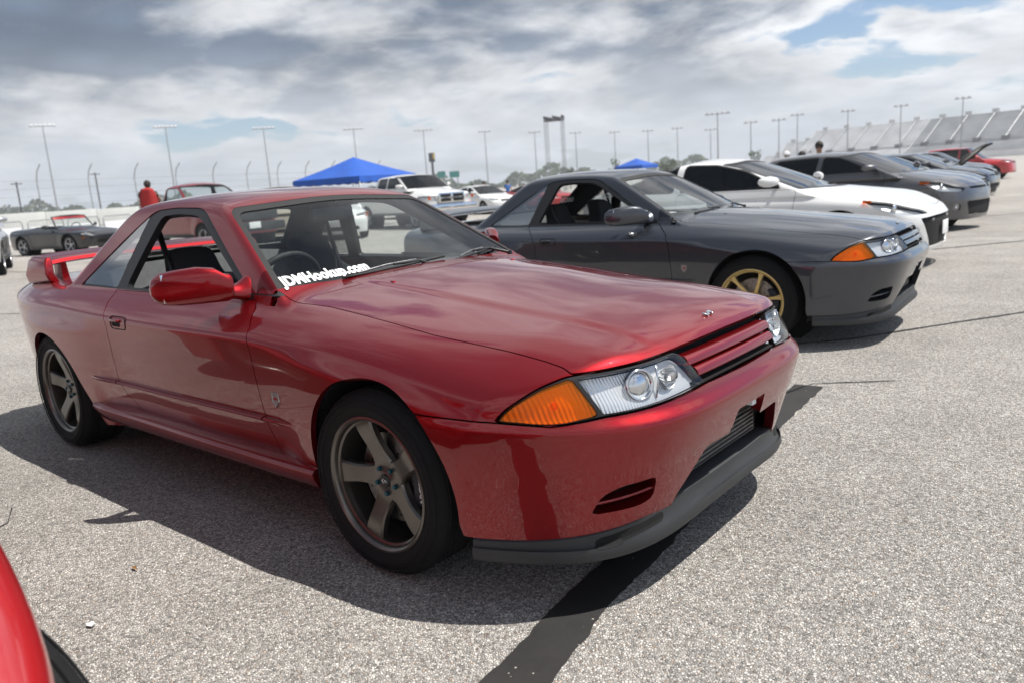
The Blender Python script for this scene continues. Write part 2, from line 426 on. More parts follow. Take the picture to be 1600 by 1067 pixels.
def clip(V, T, f):
    """keep the part of a triangle mesh where f >= 0 (f: values at V or callable on xyz)"""
    if callable(f): f = f(V[:, 0], V[:, 1], V[:, 2])
    f = np.where(np.abs(f) < 1e-7, 1e-7, f)
    ins = f > 0; k = ins[T].sum(1)
    full = T[k == 3]; new = []
    allv = [V]; nv = len(V); cache = {}
    part = T[(k == 1) | (k == 2)]
    if len(part):
        kk = ins[part].sum(1)
        # rotate so the odd vertex is first
        odd = np.where(kk[:, None] == 1, ins[part], ~ins[part])
        r = odd.argmax(1)
        n = len(part); ar = np.arange(n)
        a = part[ar, r]; b = part[ar, (r + 1) % 3]; c = part[ar, (r + 2) % 3]
        E = np.concatenate([np.stack([a, b], 1), np.stack([a, c], 1)]); E.sort(1)
        U, inv = np.unique(E, axis=0, return_inverse=True); inv = inv.ravel()
        t = f[U[:, 0]] / (f[U[:, 0]] - f[U[:, 1]])
        allv.append(V[U[:, 0]] + t[:, None] * (V[U[:, 1]] - V[U[:, 0]]))
        ab = nv + inv[:n]; ac = nv + inv[n:]
        one = kk == 1
        new.append(np.stack([a, ab, ac], 1)[one])
        two = ~one
        new.append(np.stack([ab, b, c], 1)[two]); new.append(np.stack([ab, c, ac], 1)[two])
    T2 = np.concatenate([full] + new) if len(part) else full
    V2 = np.concatenate(allv)
    used = np.unique(T2); mp = np.full(len(V2), -1); mp[used] = np.arange(len(used))
    return V2[used], mp[T2]
def clips(V, T, *fs):
    for f in fs: V, T = clip(V, T, f)
    return V, T
# ------------------------------------------------------------------ the square-lamped two-door coupe: outer surface
# x forward from the front axle, y left, z up, metres; symmetric in y
c_W = tab([(.95, .78), (.6, .825), (.3, .845), (0, .852), (-.6, .862), (-1.3, .866), (-2.0, .862), (-2.6, .850), (-2.88, .838), (-3.1, .80), (-3.35, .735), (-3.65, .63)], .13)
c_zc = tab([(.9, .585), (.6, .60), (.35, .635), (.1, .69), (-.15, .72), (-.4, .748), (-.7, .765), (-1.3, .766), (-1.9, .775), (-2.4, .79), (-3.6, .80)], .11)
c_H = tab([(.92, .70), (.85, .743), (.80, .770), (.72, .796), (.5, .832), (.2, .862), (-.1, .895), (-.4, .922), (-.62, .938), (-.9, .945), (-2.4, .935), (-2.8, .925), (-3.3, .905), (-3.55, .885), (-3.7, .86)], .035)
c_N = tab([(.10, .80), (.20, .830), (.28, .854), (.36, .880), (.42, .899), (.46, .914), (.54, .938), (.570, .943), (.578, .940), (.606, .912), (.64, .899), (.73, .845), (.80, .80), (.95, .70)], .0045)
c_R = tab([(.10, -3.50), (.25, -3.56), (.5, -3.60), (.62, -3.60), (.8, -3.575), (.9, -3.55), (1.0, -3.52)], .02)
c_roof = tab([(-.9, 1.215), (-1.15, 1.270), (-1.4, 1.300), (-1.65, 1.309), (-1.9, 1.303), (-2.1, 1.284), (-2.3, 1.246), (-2.6, 1.15)], .07)
c_flF = tab([(-.8, 0), (-.62, 0), (-.42, .008), (-.25, .022), (-.05, .030), (.2, .030), (.42, .022), (.6, .004), (.75, 0), (.9, 0)], .10)
c_flR = tab([(-1.6, 0), (-1.75, 0), (-1.9, .006), (-2.1, .024), (-2.35, .036), (-2.65, .037), (-2.9, .022), (-3.1, .006), (-3.25, 0), (-3.6, 0)], .10)
c_crown = tab([(.9, .05), (.7, .06), (.3, .085), (-.3, .075), (-.7, .07), (-3.6, .05), (-3.7, .05)], .1)

def gtr_side(x, z):
    W = c_W(x); zc = c_zc(x); dz = z - zc
    up = W - .50 * dz - 3.4 * np.maximum(dz, 0) ** 2
    lo = W + .035 * dz - .16 * np.minimum(dz, 0) ** 2
    # wheel-arch swellings
    lo = lo + c_flF(x) * sstep(.02, -.05, dz) + c_flR(x) * sstep(.775, .665, z)
    up = up + c_flF(x) * .9
    lo = lo + .009 * sstep(.598, .584, z) * sstep(.22, .34, x)          # bumper skin stands proud of the wing
    # door foot: ledge at z=.46 that kicks out and then tucks under
    m = sstep(-2.14, -2.00, x) * sstep(-.36, -.56, x)
    lo = lo + m * (.002 * sstep(.472, .456, z) - .15 * np.maximum(.456 - z, 0))
    k = .010 + .05 * sstep(-.35, .2, x)
    return smin(up, lo, k)
def gtr_low(x, Y, z):
    A = np.abs(Y)
    side = A - gtr_side(x, z)
    top = z - (c_H(x) - c_crown(x) * (A / .75) ** 2.2 + .006 * sstep(.42, .36, A) * sstep(-.7, -.4, x) * sstep(.9, .6, x))
    fr = x - (c_N(z) - .03 * (A / .8) ** 2 - .33 * (A / .8) ** 5)
    re = (c_R(z) + .05 * (A / .8) ** 2 + .10 * (A / .8) ** 6) - x
    f = smax(side * .96, top, .11)
    f = smax(f, fr * .95, .020)
    f = smax(f, re, .05)
    return f
def gtr_green(x, Y, z):
    A = np.abs(Y)
    side = (A - (.726 - .44 * (z - .88) - .17 * (z - .88) ** 2)) * .9
    roof = (z - (c_roof(x) - .042 * (A / .55) ** 3.0)) * .97
    ws = (x - (-.545 - .105 * (A / .717) ** 2 - (z - .92) * 1.80 - .25 * (z - .92) ** 2)) * .485
    bl = ((-2.13 - (1.27 - z) * 1.5 + .12 * (A / .6) ** 2) - x) * .55
    f = smax(side, roof, .038)
    f = smax(f, ws, .022)
    f = smax(f, bl, .04)
    return smax(f, .86 - z, .01)
def gtr_F(x, Y, z):
    return smin(gtr_low(x, Y, z), gtr_green(x, Y, z), .018)
# ------------------------------------------------------------------ panels cut out of the outer surface
def edges_boundary(T):
    E = np.concatenate([T[:, [0, 1]], T[:, [1, 2]], T[:, [2, 0]]])
    S = np.sort(E, 1); _, inv, cnt = np.unique(S, axis=0, return_inverse=True, return_counts=True)
    return E[cnt[inv.ravel()] == 1]
def skin(name, V, T, F, material, parent, side=0, flange=.012, inset=0.0, fl_skip_y0=True, h=.006, crease=None):
    """V,T on the y>=0 half. side: +1 left, -1 right, 0 both halves in one mesh"""
    if len(T) == 0: return None
    N = normals(F, V, h)
    if inset: V = V - N * inset
    B = edges_boundary(T)
    if fl_skip_y0 and len(B):
        B = B[~((np.abs(V[B[:, 0], 1]) < 1e-4) & (np.abs(V[B[:, 1], 1]) < 1e-4))]
    Vs, Ns, Ts = V, N, T
    if flange and len(B):
        ids = np.unique(B); mp = np.full(len(V), -1); mp[ids] = np.arange(len(ids))
        top = V[ids]; bot = V[ids] - N[ids] * flange; o = len(V); n = len(ids)
        a, b = mp[B[:, 0]], mp[B[:, 1]]
        Fl = np.concatenate([np.stack([o + b, o + a, o + n + a], 1), np.stack([o + b, o + n + a, o + n + b], 1)])
        Vs = np.concatenate([V, top, bot]); Ns = np.concatenate([N, np.zeros((2 * n, 3))]); Ts = np.concatenate([T, Fl])
    m = np.array([1, -1, 1.0])
    if side == 1: return raw(name, Vs, Ts, material, parent, nrm=Ns)
    if side == -1: return raw(name, Vs * m, Ts[:, ::-1], material, parent, nrm=Ns * m)
    return raw(name, np.concatenate([Vs, Vs * m]), np.concatenate([Ts, Ts[:, ::-1] + len(Vs)]), material, parent, nrm=np.concatenate([Ns, Ns * m]))
def half_net(F, lo, hi, h):
    V, Q = surface_net(F, (lo[0], -2.5 * h, lo[2]), hi, h)
    V = project(F, V, 3)
    return clip(V, tris(Q), lambda x, y, z: y)

# outlines (x, z) on the flank, (x, |y|) on the bonnet, (|y|, z) on the nose
G_GAP = .0022
g_dlo = inpoly(rpoly([(-2.375, .886), (-1.99, 1.13), (-1.80, 1.240), (-1.60, 1.246), (-1.345, 1.236), (-.735, .880), (-1.2, .877), (-1.93, .882)], [.02, .2, .06, .05, .07, .03, .05, .05]))
g_qtr = inpoly(rpoly([(-2.345, .896), (-1.99, 1.118), (-1.835, 1.222), (-1.955, .890)], [.02, .15, .03, .02]))
g_dwin = inpoly(rpoly([(-1.862, .893), (-1.722, 1.212), (-1.56, 1.218), (-1.375, 1.206), (-.80, .890)], [.03, .04, .04, .06, .02]))
g_ws = inpoly(rpoly([(-.75, .896), (.75, .896), (.697, .905), (.532, 1.228), (0, 1.258), (-.532, 1.228), (-.697, .905)], [.0, 0, .02, .05, .2, .05, .02]))
g_bl = inpoly(rpoly([(-.60, .955), (.60, .955), (.49, 1.225), (0, 1.25), (-.49, 1.225)], [.05, .05, .06, .2, .06]))
g_hoodline = polyline([(-1.0, .72), (-.64, .700), (-.617, .690), (-.356, .664), (-.1, .670), (.163, .674), (.456, .655), (.592, .650), (.655, .653), (.690, .664), (.72, .70)])
g_hoodfront = polyline([(.60, .80), (.690, .664), (.760, .55), (.812, .43), (.836, .338), (.848, .30), (.852, .15), (.853, 0), (.853, -.2)])
g_hoodrear = polyline([(-.70, .76), (-.645, .70), (-.590, .45), (-.555, .2), (-.548, 0), (-.548, -.2)])
g_lamp = inpoly(rpoly([(.813, .604), (.793, .642), (.740, .692), (.672, .722), (.334, .735), (.298, .70), (.272, .630), (.645, .611), (.745, .594)], [.008, .03, .04, .02, .03, .03, .008, .02, .05]))
g_amb = inpoly(rpoly([(.810, .606), (.790, .642), (.737, .690), (.672, .716), (.653, .613), (.743, .597)], [.006, .03, .04, .01, .01, .05]))
g_head = inpoly(rpoly([(.662, .715), (.338, .729), (.303, .697), (.276, .632), (.644, .614)], [.01, .03, .03, .01, .012]))
g_zs = tab([(-.1, .624), (.0, .624), (.268, .628), (.645, .608), (.745, .592), (.818, .603), (.90, .604), (1.0, .604)], 0)
g_doorF = polyline([(-.78, 1.0), (-.735, .870), (-.64, .80), (-.605, .72), (-.590, .46), (-.575, .20)])   # + in front
g_doorR = polyline([(-1.975, .95), (-1.95, .88), (-1.85, .805), (-1.805, .74), (-1.803, .64), (-1.815, .48), (-1.79, .40), (-1.69, .315), (-1.55, .27), (-1.2, .262), (-.5, .262)])
def arch_f(grow=0.0):
    r = .352 + grow; c = (.030, .335)
    P = [(c[0] + r * math.cos(a), c[1] + r * math.sin(a)) for a in np.linspace(R(-10), R(190), 40)]
    return inpoly(P + [(-.33 - grow, 0), (.43 + grow, 0)])
def arch_r(grow=0.0):
    r = .345 + grow; c = (-2.585, .305)
    P = [(c[0] + r * math.cos(a), c[1] + r * math.sin(a)) for a in np.linspace(R(22), R(180), 36)]
    return inpoly(P + [(-2.93 - grow, 0), (-2.03 + grow, 0)])
g_af, g_ar = arch_f(), arch_r()
g_open = inpoly(rpoly([(-.40, .24), (.40, .24), (.372, .305), (.272, .430), (.12, .428), (.105, .505), (-.105, .505), (-.12, .428), (-.272, .430), (-.372, .305)], [.0, .0, .01, .02, .008, .01, .01, .008, .02, .01]))
g_duct = inpoly(rpoly([(.655, .312), (.64, .372), (.60, .395), (.495, .402), (.488, .330), (.53, .315)], [.015, .02, .02, .02, .03, .03]))

def stack_tube(path, prof, up=(0, 0, 1)):
    """sweep: path of (point, outward) with a profile of (out, z) pairs -> rings"""
    return [[(p[0] + o[0] * a, p[1] + o[1] * a, p[2] + b) for a, b in prof] for p, o in path]
def plan_contour(F, z, ths, c=(.15, 0.0)):
    out = []
    for th in ths:
        d = np.array([math.cos(th), math.sin(th)]); t = np.linspace(0, 1.4, 1400)
        P = np.array(c) + t[:, None] * d; f = F(P[:, 0], P[:, 1], np.full(len(t), z))
        i = np.nonzero(f > 0)[0][0]; tt = t[i - 1] + (t[i] - t[i - 1]) * f[i - 1] / (f[i - 1] - f[i])
        out.append(np.array(c) + tt * d)
    return np.array(out)

def build_wheel(root, x, y, side, style, radius=.318, rim_r=.228, width=.235, steer=0.0, name='wheel', detail=True, spin=None):
    """wheel centred at x, with its outer face towards side (+1 left, -1 right); built facing -y then turned"""
    w = empty(name, (x, y, radius), 0, root)
    w.rotation_euler = (0, random.uniform(0, 1.2) if spin is None else spin, (0 if side < 0 else math.pi) + steer)
    w.rotation_mode = 'XYZ'
    hw = width / 2; seg = 96 if detail else 40
    # tyre: outer face at y=-hw
    bm = bmesh.new()
    sh = radius
    prof = [(rim_r - .012, -hw + .012), (rim_r + .004, -hw + .004), (rim_r + .018, -hw + .001), (rim_r + (sh - rim_r) * .45, -hw - .008), (sh - .030, -hw - .003), (sh - .014, -hw + .008), (sh - .004, -hw + .026)]
    tread = []
    nt = 4
    for i in range(nt):
        y0 = -hw + .030 + (width - .060) * i / nt; y1 = -hw + .030 + (width - .060) * (i + 1) / nt
        tread += [(sh - .009, y0), (sh - .001, y0 + .004), (sh, (y0 + y1) / 2), (sh - .001, y1 - .004), (sh - .009, y1)]
    full = prof + tread + [(r, -o) for r, o in prof[::-1]]
    lathe(bm, full, seg, close=True)
    if detail:
        bm.verts.ensure_lookup_table(); n = len(full)
        for k in range(seg):
            for j in range(n):
                r, o = full[j]
                if r > sh - .016 and (k * 2 + int(abs(o) * 60) * (1 if o > 0 else 1)) % 6 == 0:
                    v = bm.verts[k * n + j]; s = (r - .007) / r; v.co.x *= s; v.co.z *= s
    bmesh.ops.recalc_face_normals(bm, faces=bm.faces)
    ty = frombm('tyre', bm, M['tyre'], w, angle=28)
    if detail:
        # raised ring ribs on the sidewall
        bm = bmesh.new()
        for rr in (.40, .66):
            q = rim_r + (sh - rim_r) * rr
            lathe(bm, [(q - .0025, -hw - .0055), (q - .001, -hw - .0100), (q + .001, -hw - .0100), (q + .0025, -hw - .0055)], 96)
        bmesh.ops.recalc_face_normals(bm, faces=bm.faces)
        frombm('sidewall_rib', bm, M['tyre'], ty, smooth=True)
    m = M[style[1]]; spk = style[0]
    rim = empty('rim', (0, 0, 0), 0, w)
    bm = bmesh.new(); R0 = rim_r
    f0 = -hw + .004
    lathe(bm, [(R0 - .016, f0 + .12), (R0 - .020, f0 + .055), (R0 - .024, f0 + .032), (R0 - .022, f0 + .022), (R0 - .015, f0 + .018), (R0 - .014, f0 + .006), (R0 - .010, f0 + .001), (R0 - .004, f0 - .004), (R0 + .003, f0 - .002), (R0 + .004, f0 + .006), (R0 - .002, f0 + .010)], seg)
    bmesh.ops.recalc_face_normals(bm, faces=bm.faces)
    for f in bm.faces:
        c = f.calc_center_median(); r = math.hypot(c.x, c.z)
    frombm('barrel', bm, m, rim, angle=40)
    bm = bmesh.new()
    lathe(bm, [(.001, f0 + .14), (R0 - .018, f0 + .14), (R0 - .018, f0 + .118)], 40)
    bmesh.ops.recalc_face_normals(bm, faces=bm.faces); frombm('inner_barrel', bm, M['dark'], rim)
    ns, hub_r = (5, .062) if spk == 'five' else ((6, .06) if spk == 'six' else ((10, .05) if spk == 'ten' else (5, .05)))
    hub_y = f0 + (.046 if spk == 'five' else .035)
    bm = bmesh.new()
    lathe(bm, [(.0005, hub_y + .001), (.024, hub_y), (.030, hub_y + .004), (hub_r, hub_y + .004), (hub_r + .006, hub_y + .012), (hub_r + .004, hub_y + .04)], 40)
    bmesh.ops.recalc_face_normals(bm, faces=bm.faces); frombm('hub', bm, m, rim, angle=35)
    for k in range(ns):
        bm = bmesh.new(); rings = []
        for t in np.linspace(0, 1, 12 if detail else 5):
            r = .035 + (R0 - .046) * t
            if spk == 'five':
                hwid = .033 + .011 * max(t - .55, 0) / .45 + (.026 * (1 - t / .40) ** 2 if t < .40 else 0)
                yy = hub_y + .006 - .030 * sstep(.1, .95, t) - .004 * math.sin(math.pi * t); th = .030 - .006 * t; tw = .004 * math.sin(math.pi * t)
            elif spk == 'six':
                hwid = .011 + .010 * (1 - min(t / .3, 1)) ** 2 + .012 * max(t - .72, 0) / .28; yy = hub_y + .004 - .026 * sstep(.2, 1, t); th = .024; tw = 0
            else:
                hwid = .016 + .006 * t if ns == 5 else .008; yy = hub_y + .004 - .024 * t; th = .02; tw = 0
            bv = hwid * .16
            rings.append([(tw - hwid, yy + th, r), (tw - hwid, yy + bv * 1.1, r), (tw - hwid + bv, yy, r), (tw + hwid - bv, yy, r), (tw + hwid, yy + bv * 1.1, r), (tw + hwid, yy + th, r)])
        loft(bm, rings, True, True); bmesh.ops.recalc_face_normals(bm, faces=bm.faces)
        o = frombm('spoke', bm, m, rim, angle=38); o.rotation_euler = (0, 2 * math.pi * k / ns, 0)
    if detail:
        bm = bmesh.new(); lathe(bm, [(.0005, hub_y - .006), (.020, hub_y - .006), (.0225, hub_y - .003), (.0235, hub_y + .002)], 32)
        bmesh.ops.recalc_face_normals(bm, faces=bm.faces); frombm('centre_cap', bm, M['black_trim'], rim, angle=35)
        if spk == 'five':
            bm = bmesh.new()   # small S-shaped emblem on the cap
            pts = [(.008, .004), (.003, .0095), (-.005, .0085), (-.0075, .003), (-.001, .0), (.0065, -.003), (.005, -.0085), (-.003, -.0095), (-.008, -.004)]
            tube(bm, [(a, hub_y - .007, b) for a, b in pts], .0018, 6); frombm('cap_emblem', bm, M['chrome'], rim, smooth=True)
        for k in range(5):
            a = 2 * math.pi * (k + .5) / 5 if spk == 'five' else 2 * math.pi * k / 5
            bm = bmesh.new(); bmesh.ops.create_cone(bm, cap_ends=True, segments=6, radius1=.0085, radius2=.0080, depth=.012, matrix=Matrix.Rotation(R(90), 4, 'X'))
            o = frombm('lug_nut', bm, M['lug_blue' if spk == 'five' else 'chrome'], rim, angle=30); o.location = (.046 * math.cos(a), hub_y + .000, .046 * math.sin(a))
            bm = bmesh.new(); lathe(bm, [(.0105, hub_y + .0035), (.0145, hub_y + .0030), (.0150, hub_y + .0045)], 16)
        # brake (does not turn with the rim)
        bk = empty('brake', (0, 0, 0), 0, w); bk.rotation_euler = (0, -w.rotation_euler[1], 0)
        bm = bmesh.new(); lathe(bm, [(.06, f0 + .085), (.155, f0 + .085), (.157, f0 + .088), (.157, f0 + .11), (.06, f0 + .11)], 48)
        bmesh.ops.recalc_face_normals(bm, faces=bm.faces); frombm('brake_disc', bm, M['steel'], bk, angle=30)
        bm = bmesh.new()
        for k in range(10):
            for q, rr in enumerate((.09, .112, .134)):
                a = 2 * math.pi * (k + q * .33) / 10
                bmesh.ops.create_cone(bm, cap_ends=True, segments=8, radius1=.004, radius2=.004, depth=.003, matrix=Matrix.Translation((rr * math.cos(a), f0 + .0848, rr * math.sin(a))) @ Matrix.Rotation(R(90), 4, 'X'))
        frombm('disc_hole', bm, M['dark'], bk)['kind'] = 'stuff'
        bm = bmesh.new()
        rings = []
        for a in np.linspace(R(-38), R(38), 13):
            e = 1 - .25 * abs(a / R(38)) ** 4
            c, s = math.cos(a), math.sin(a)
            rings.append([(rr * c, yy, rr * s) for rr, yy in ((.118, f0 + .075), (.122, f0 + .060), (.150 * e + .015, f0 + .056), (.178 * e, f0 + .062), (.184 * e, f0 + .09), (.118, f0 + .12))])
        loft(bm, rings); bmesh.ops.recalc_face_normals(bm, faces=bm.faces)
        flip = 1 if side * (1 if side > 0 else 1) else 1
        cal = frombm('brake_caliper', bm, M['caliper'], bk, angle=35)
        if spk == 'five':
            lt = text('caliper_lettering', 'NISSAN', .030, M['white_print'], bk, bold=.0006, ext=.0004)
            lt.matrix_local = Matrix(((0, 1, 0, .150), (0, 0, -1, f0 + .0550), (-1, 0, 0, 0), (0, 0, 0, 1)))
    return w
def rbox_seat(name, mat_, parent, loc, bucket=True, rot=0.0):
    """front seat: cushion, winged back and head section as one upholstered shell with bolsters"""
    s = empty(name, loc, rot, parent)
    bm = bmesh.new(); rings = []
    for t in np.linspace(0, 1, 9):      # cushion, from rear to front
        x = -.24 + .50 * t; e = .94 + .06 * math.sin(math.pi * t)
        rings.append([(x, -.25 * e, .02), (x, -.26 * e, .14), (x, -.21 * e, .175), (x, -.12, .125 + .03 * t), (x, .12, .125 + .03 * t), (x, .21 * e, .175), (x, .26 * e, .14), (x, .25 * e, .02)])
    loft(bm, rings); bmesh.ops.recalc_face_normals(bm, faces=bm.faces); c = frombm('cushion', bm, mat_, s, smooth=True)
    sub = c.modifiers.new('s', 'SUBSURF'); sub.levels = sub.render_levels = 2
    bm = bmesh.new(); rings = []
    prof = [(0, .23, .10), (.10, .26, .12), (.25, .275, .13), (.40, .285, .12), (.50, .25, .09), (.57, .17, .06), (.64, .135, .05), (.74, .13, .045), (.80, .10, .035)] if bucket else [(0, .23, .08), (.2, .26, .10), (.4, .26, .09), (.52, .23, .07), (.56, .12, .05), (.58, .11, .05), (.74, .11, .045), (.78, .08, .03)]
    for z, w, b in prof:
        z = z * .76
        xb = -.22 - .30 * z
        rings.append([(xb - .09, -w * .8, z + .08), (xb - .04, -w, z + .08), (xb + b, -w * .92, z + .08), (xb + .05, -w * .62, z + .08), (xb + .045, 0, z + .08), (xb + .05, w * .62, z + .08), (xb + b, w * .92, z + .08), (xb - .04, w, z + .08), (xb - .09, w * .8, z + .08)])
    loft(bm, rings); bmesh.ops.recalc_face_normals(bm, faces=bm.faces); b = frombm('backrest', bm, mat_, s, smooth=True)
    sub = b.modifiers.new('s', 'SUBSURF'); sub.levels = sub.render_levels = 2
    return s

def build_gtr(name):
    F = gtr_F
    root = empty(name)
    V0, T0 = half_net(F, (-3.72, 0, .19), (1.02, .96, 1.37), .0125)
    P = M['candy_red']
    K = lambda *f: clips(V0, T0, *f)
    fl = lambda f, g=G_GAP: (lambda x, y, z: f(x, y, z) - g)
    A_f = lambda x, y, z: np.maximum(-g_af(x, z), .45 - y)       # outside the front arch
    A_r = lambda x, y, z: np.maximum(-g_ar(x, z), .45 - y)
    hood = lambda x, y, z: np.minimum(np.minimum(-g_hoodline(x, y), np.where(x > .55, -g_hoodfront(x, y) , 1)), np.where(x < -.4, -g_hoodrear(x, y) * -1, 1))
    s_hl = g_hoodline(np.array([0.]), np.array([0.]))[0]          # sign calibration at the bonnet middle
    s_hf = g_hoodfront(np.array([0.]), np.array([0.]))[0]; s_hr = g_hoodrear(np.array([0.]), np.array([0.]))[0]
    g_hz = tab([(-.2, .742), (.0, .742), (.28, .740), (.334, .738), (.55, .731), (.672, .724), (.75, .70)], 0)
    is_hood = lambda x, y, z: np.minimum(np.minimum(np.sign(s_hl) * g_hoodline(x, y), np.where(x > .4, z - g_hz(y), 1.0)), np.sign(s_hr) * g_hoodrear(x, y))
    s_df = np.sign(g_doorF(np.array([0.]), np.array([.5]))[0]); s_dr = np.sign(g_doorR(np.array([-1.2]), np.array([.6]))[0])
    ahead_df = lambda x, y, z: s_df * g_doorF(x, z)
    ahead_dr = lambda x, y, z: s_dr * g_doorR(x, z)
    lampz = lambda x, y, z: np.minimum(g_lamp(y, z), x - .45)
    above_s = lambda x, y, z: np.maximum(z - g_zs(y), .10 - x)
    nose = lambda x, y, z: x - .10
    grille_o = inpoly(rpoly([(-.262, .633), (.262, .633), (.322, .735), (-.322, .735)], .006))
    grl = lambda x, y, z: np.minimum(grille_o(y, z), x - .6)
    wsreg = lambda x, y, z: np.minimum(g_ws(y, z), x + 1.5)
    blreg = lambda x, y, z: np.minimum(g_bl(y, z), -1.9 - x)
    sidewin = lambda x, y, z: np.minimum(g_dlo(x, z), y - .40)
    neg = lambda f: (lambda x, y, z: -f(x, y, z))
    # bonnet
    v, t = K(fl(is_hood)); skin('hood', v, t, F, P, root, 0, .02)
    # front wings
    fend = [fl(above_s), lambda x, y, z: -is_hood(x, y, z) - G_GAP, fl(ahead_df), A_f, lambda x, y, z: -lampz(x, y, z) - .001, lambda x, y, z: x + .75, neg(wsreg), lambda x, y, z: y - .30, lambda x, y, z: np.maximum(z - .26, x - .05), lambda x, y, z: np.maximum(y - .60, .60 - x), lambda x, y, z: np.maximum(-.64 - x, .862 - z) + np.where(x > -.60, 1, 0)]
    fend_sh = clips(V0, T0, *fend)
    for s in (-1, 1): skin('front_fender', *fend_sh, F, P, root, s, .022)
    # doors
    dr = clips(V0, T0, lambda x, y, z: -ahead_df(x, y, z) - G_GAP, fl(ahead_dr), lambda x, y, z: y - .45, lambda x, y, z: .8765 - .0 - z, lambda x, y, z: z - .262)
    for s in (-1, 1):
        d = skin('door', *dr, F, P, root, s, .02)
        # pull handle: outline frame, grip, flat dark plate painting the recess shade
        bm = bmesh.new()
        h = empty('door_handle', (0, 0, 0), 0, d)
        yy = lambda x, z: s * (gtr_side(np.array(x), np.array(z)) + .0)
        fr = rpoly([(-1.75, .728), (-1.60, .728), (-1.60, .785), (-1.75, .785)], .022)
        pts = [(a, float(yy(a, b)) + s * .0005, b) for a, b in fr]; pts.append(pts[0])
        tube(bm, pts, .0022, 6, cap=False); frombm('handle_gap', bm, M['dark'], h, smooth=True)
        fr2 = rpoly([(-1.735, .738), (-1.655, .738), (-1.655, .762), (-1.735, .762)], .010)
        raw('pocket_shade', [(a, float(yy(a, b)) + s * .0012, b) for a, b in fr2], [list(range(len(fr2)))[::(1 if s < 0 else -1)]], M['dark'], h)
        bm = bmesh.new(); tube(bm, [(a, float(yy(a, .766)) + s * .004, .766) for a in np.linspace(-1.735, -1.655, 6)], .006, 8); frombm('grip', bm, P, h, smooth=True)
    # shell: roof, pillars, rear wings, tail, cowl
    shell = [neg(wsreg), neg(sidewin), neg(blreg), A_r, lambda x, y, z: np.maximum(np.maximum(-ahead_dr(x, y, z) - G_GAP, ahead_df(x, y, z) * 0 + z - .881), np.where(y < .45, .1, -1)), lambda x, y, z: np.where(x > -.745, -1., 1.) * np.maximum(np.abs(x + .745), .0005)]
    sh = clips(V0, T0, neg(wsreg), neg(sidewin), neg(blreg), A_r, lambda x, y, z: np.maximum(-ahead_dr(x, y, z) - G_GAP, z - .879), lambda x, y, z: np.maximum(-.60 - x, z - .955), lambda x, y, z: np.maximum(np.maximum(-.55 - (x + .5 * 0), -1), -1) * 0 + np.where(x > -.40, -1., 1.) * np.maximum(abs(x + .40), 1e-4), lambda x, y, z: np.maximum(z - .30, -.3 - x))
    # pillars forward of the doors end at the cowl
    sh = clips(*sh, lambda x, y, z: np.maximum(-.735 - x, z - (.915 + 0 * y) + np.where(y < .60, 1, 0) * 0))
    skin('body_shell', *sh, F, P, root, 0, .022)
    inner = clips(*sh, lambda x, y, z: z - .93)
    skin('headliner', *inner, F, M['cloth'], root, 0, 0, inset=.024)
    # sill under the doors
    bm = bmesh.new()
    for s in (-1, 1):
        bm = bmesh.new(); rings = []
        for x in np.linspace(-2.16, -.315, 28):
            e = min(sstep(-2.18, -2.06, x), 1); f_ = sstep(-.30, -.62, x)
            zt = .318 + .004 * math.sin(x * 2); zb = .232 + .03 * (1 - e); yo = .862 - .012 * (1 - e) - .004 * (1 - f_)
            yi = .70
            rings.append([(x, s * yi, zt + .01), (x, s * (yo - .052), zt + .008), (x, s * (yo - .044), zt + .002), (x, s * (yo - .012), zt - .004), (x, s * yo, zt - .016), (x, s * (yo - .004), zt - .035), (x, s * (yo - .022), zb + .012), (x, s * (yo - .040), zb), (x, s * yi, zb)])
        loft(bm, rings); bmesh.ops.recalc_face_normals(bm, faces=bm.faces); frombm('side_skirt', bm, P, root, angle=50)
    # side mouldings: a flat-topped strip on wing, door and rear wing
    for s in (-1, 1):
        for xa, xb in ((-2.09, -1.822), (-1.810, -.597), (-.586, -.42)):
            bm = bmesh.new(); rings = []
            for x in np.linspace(xa, xb, 2 + int((xb - xa) / .06)):
                y0 = float(gtr_side(np.array(x), np.array(.466))) - .004; e = 1.0 if xa < -1.9 or xb < -.5 else sstep(-.42, -.52, x)
                e = e * (sstep(-2.09, -2.0, x) if xa < -2 else 1)
                rings.append([(x, s * (y0 - .004), .4725), (x, s * (y0 + .004 + .016 * e), .4680), (x, s * (y0 + .004 + .018 * e), .4640), (x, s * (y0 + .003 + .012 * e), .4540), (x, s * (y0 - .012), .4400)])
            loft(bm, rings); bmesh.ops.recalc_face_normals(bm, faces=bm.faces); frombm('side_moulding', bm, P, root, angle=35)
    # front bumper
    bump = clips(V0, T0, lambda x, y, z: g_zs(y) - z - G_GAP, lambda x, y, z: x - .16, A_f, lambda x, y, z: np.minimum(x - .2, 1) * 0 + np.maximum(-g_open(y, z), .7 - x), lambda x, y, z: np.maximum(-g_duct(y, z), .6 - x), lambda x, y, z: z - .236, lambda x, y, z: -np.minimum(lampz(x, y, z), 1), neg(grl))
    # hold the bumper to the area ahead of the arch
    bump = clips(*bump, lambda x, y, z: np.maximum(y - .50, x - .42))
    bump = clips(*bump, lambda x, y, z: np.maximum(np.maximum(.33 - z, x - .25), .45 - y) if False else x - .2)
    skin('front_bumper', *bump, F, P, root, 0, .035)
    # lip spoiler
    ths = np.concatenate([np.linspace(0, R(60), 40), np.linspace(R(61), R(72), 10)])
    bm = bmesh.new(); rings = []
    base = {}
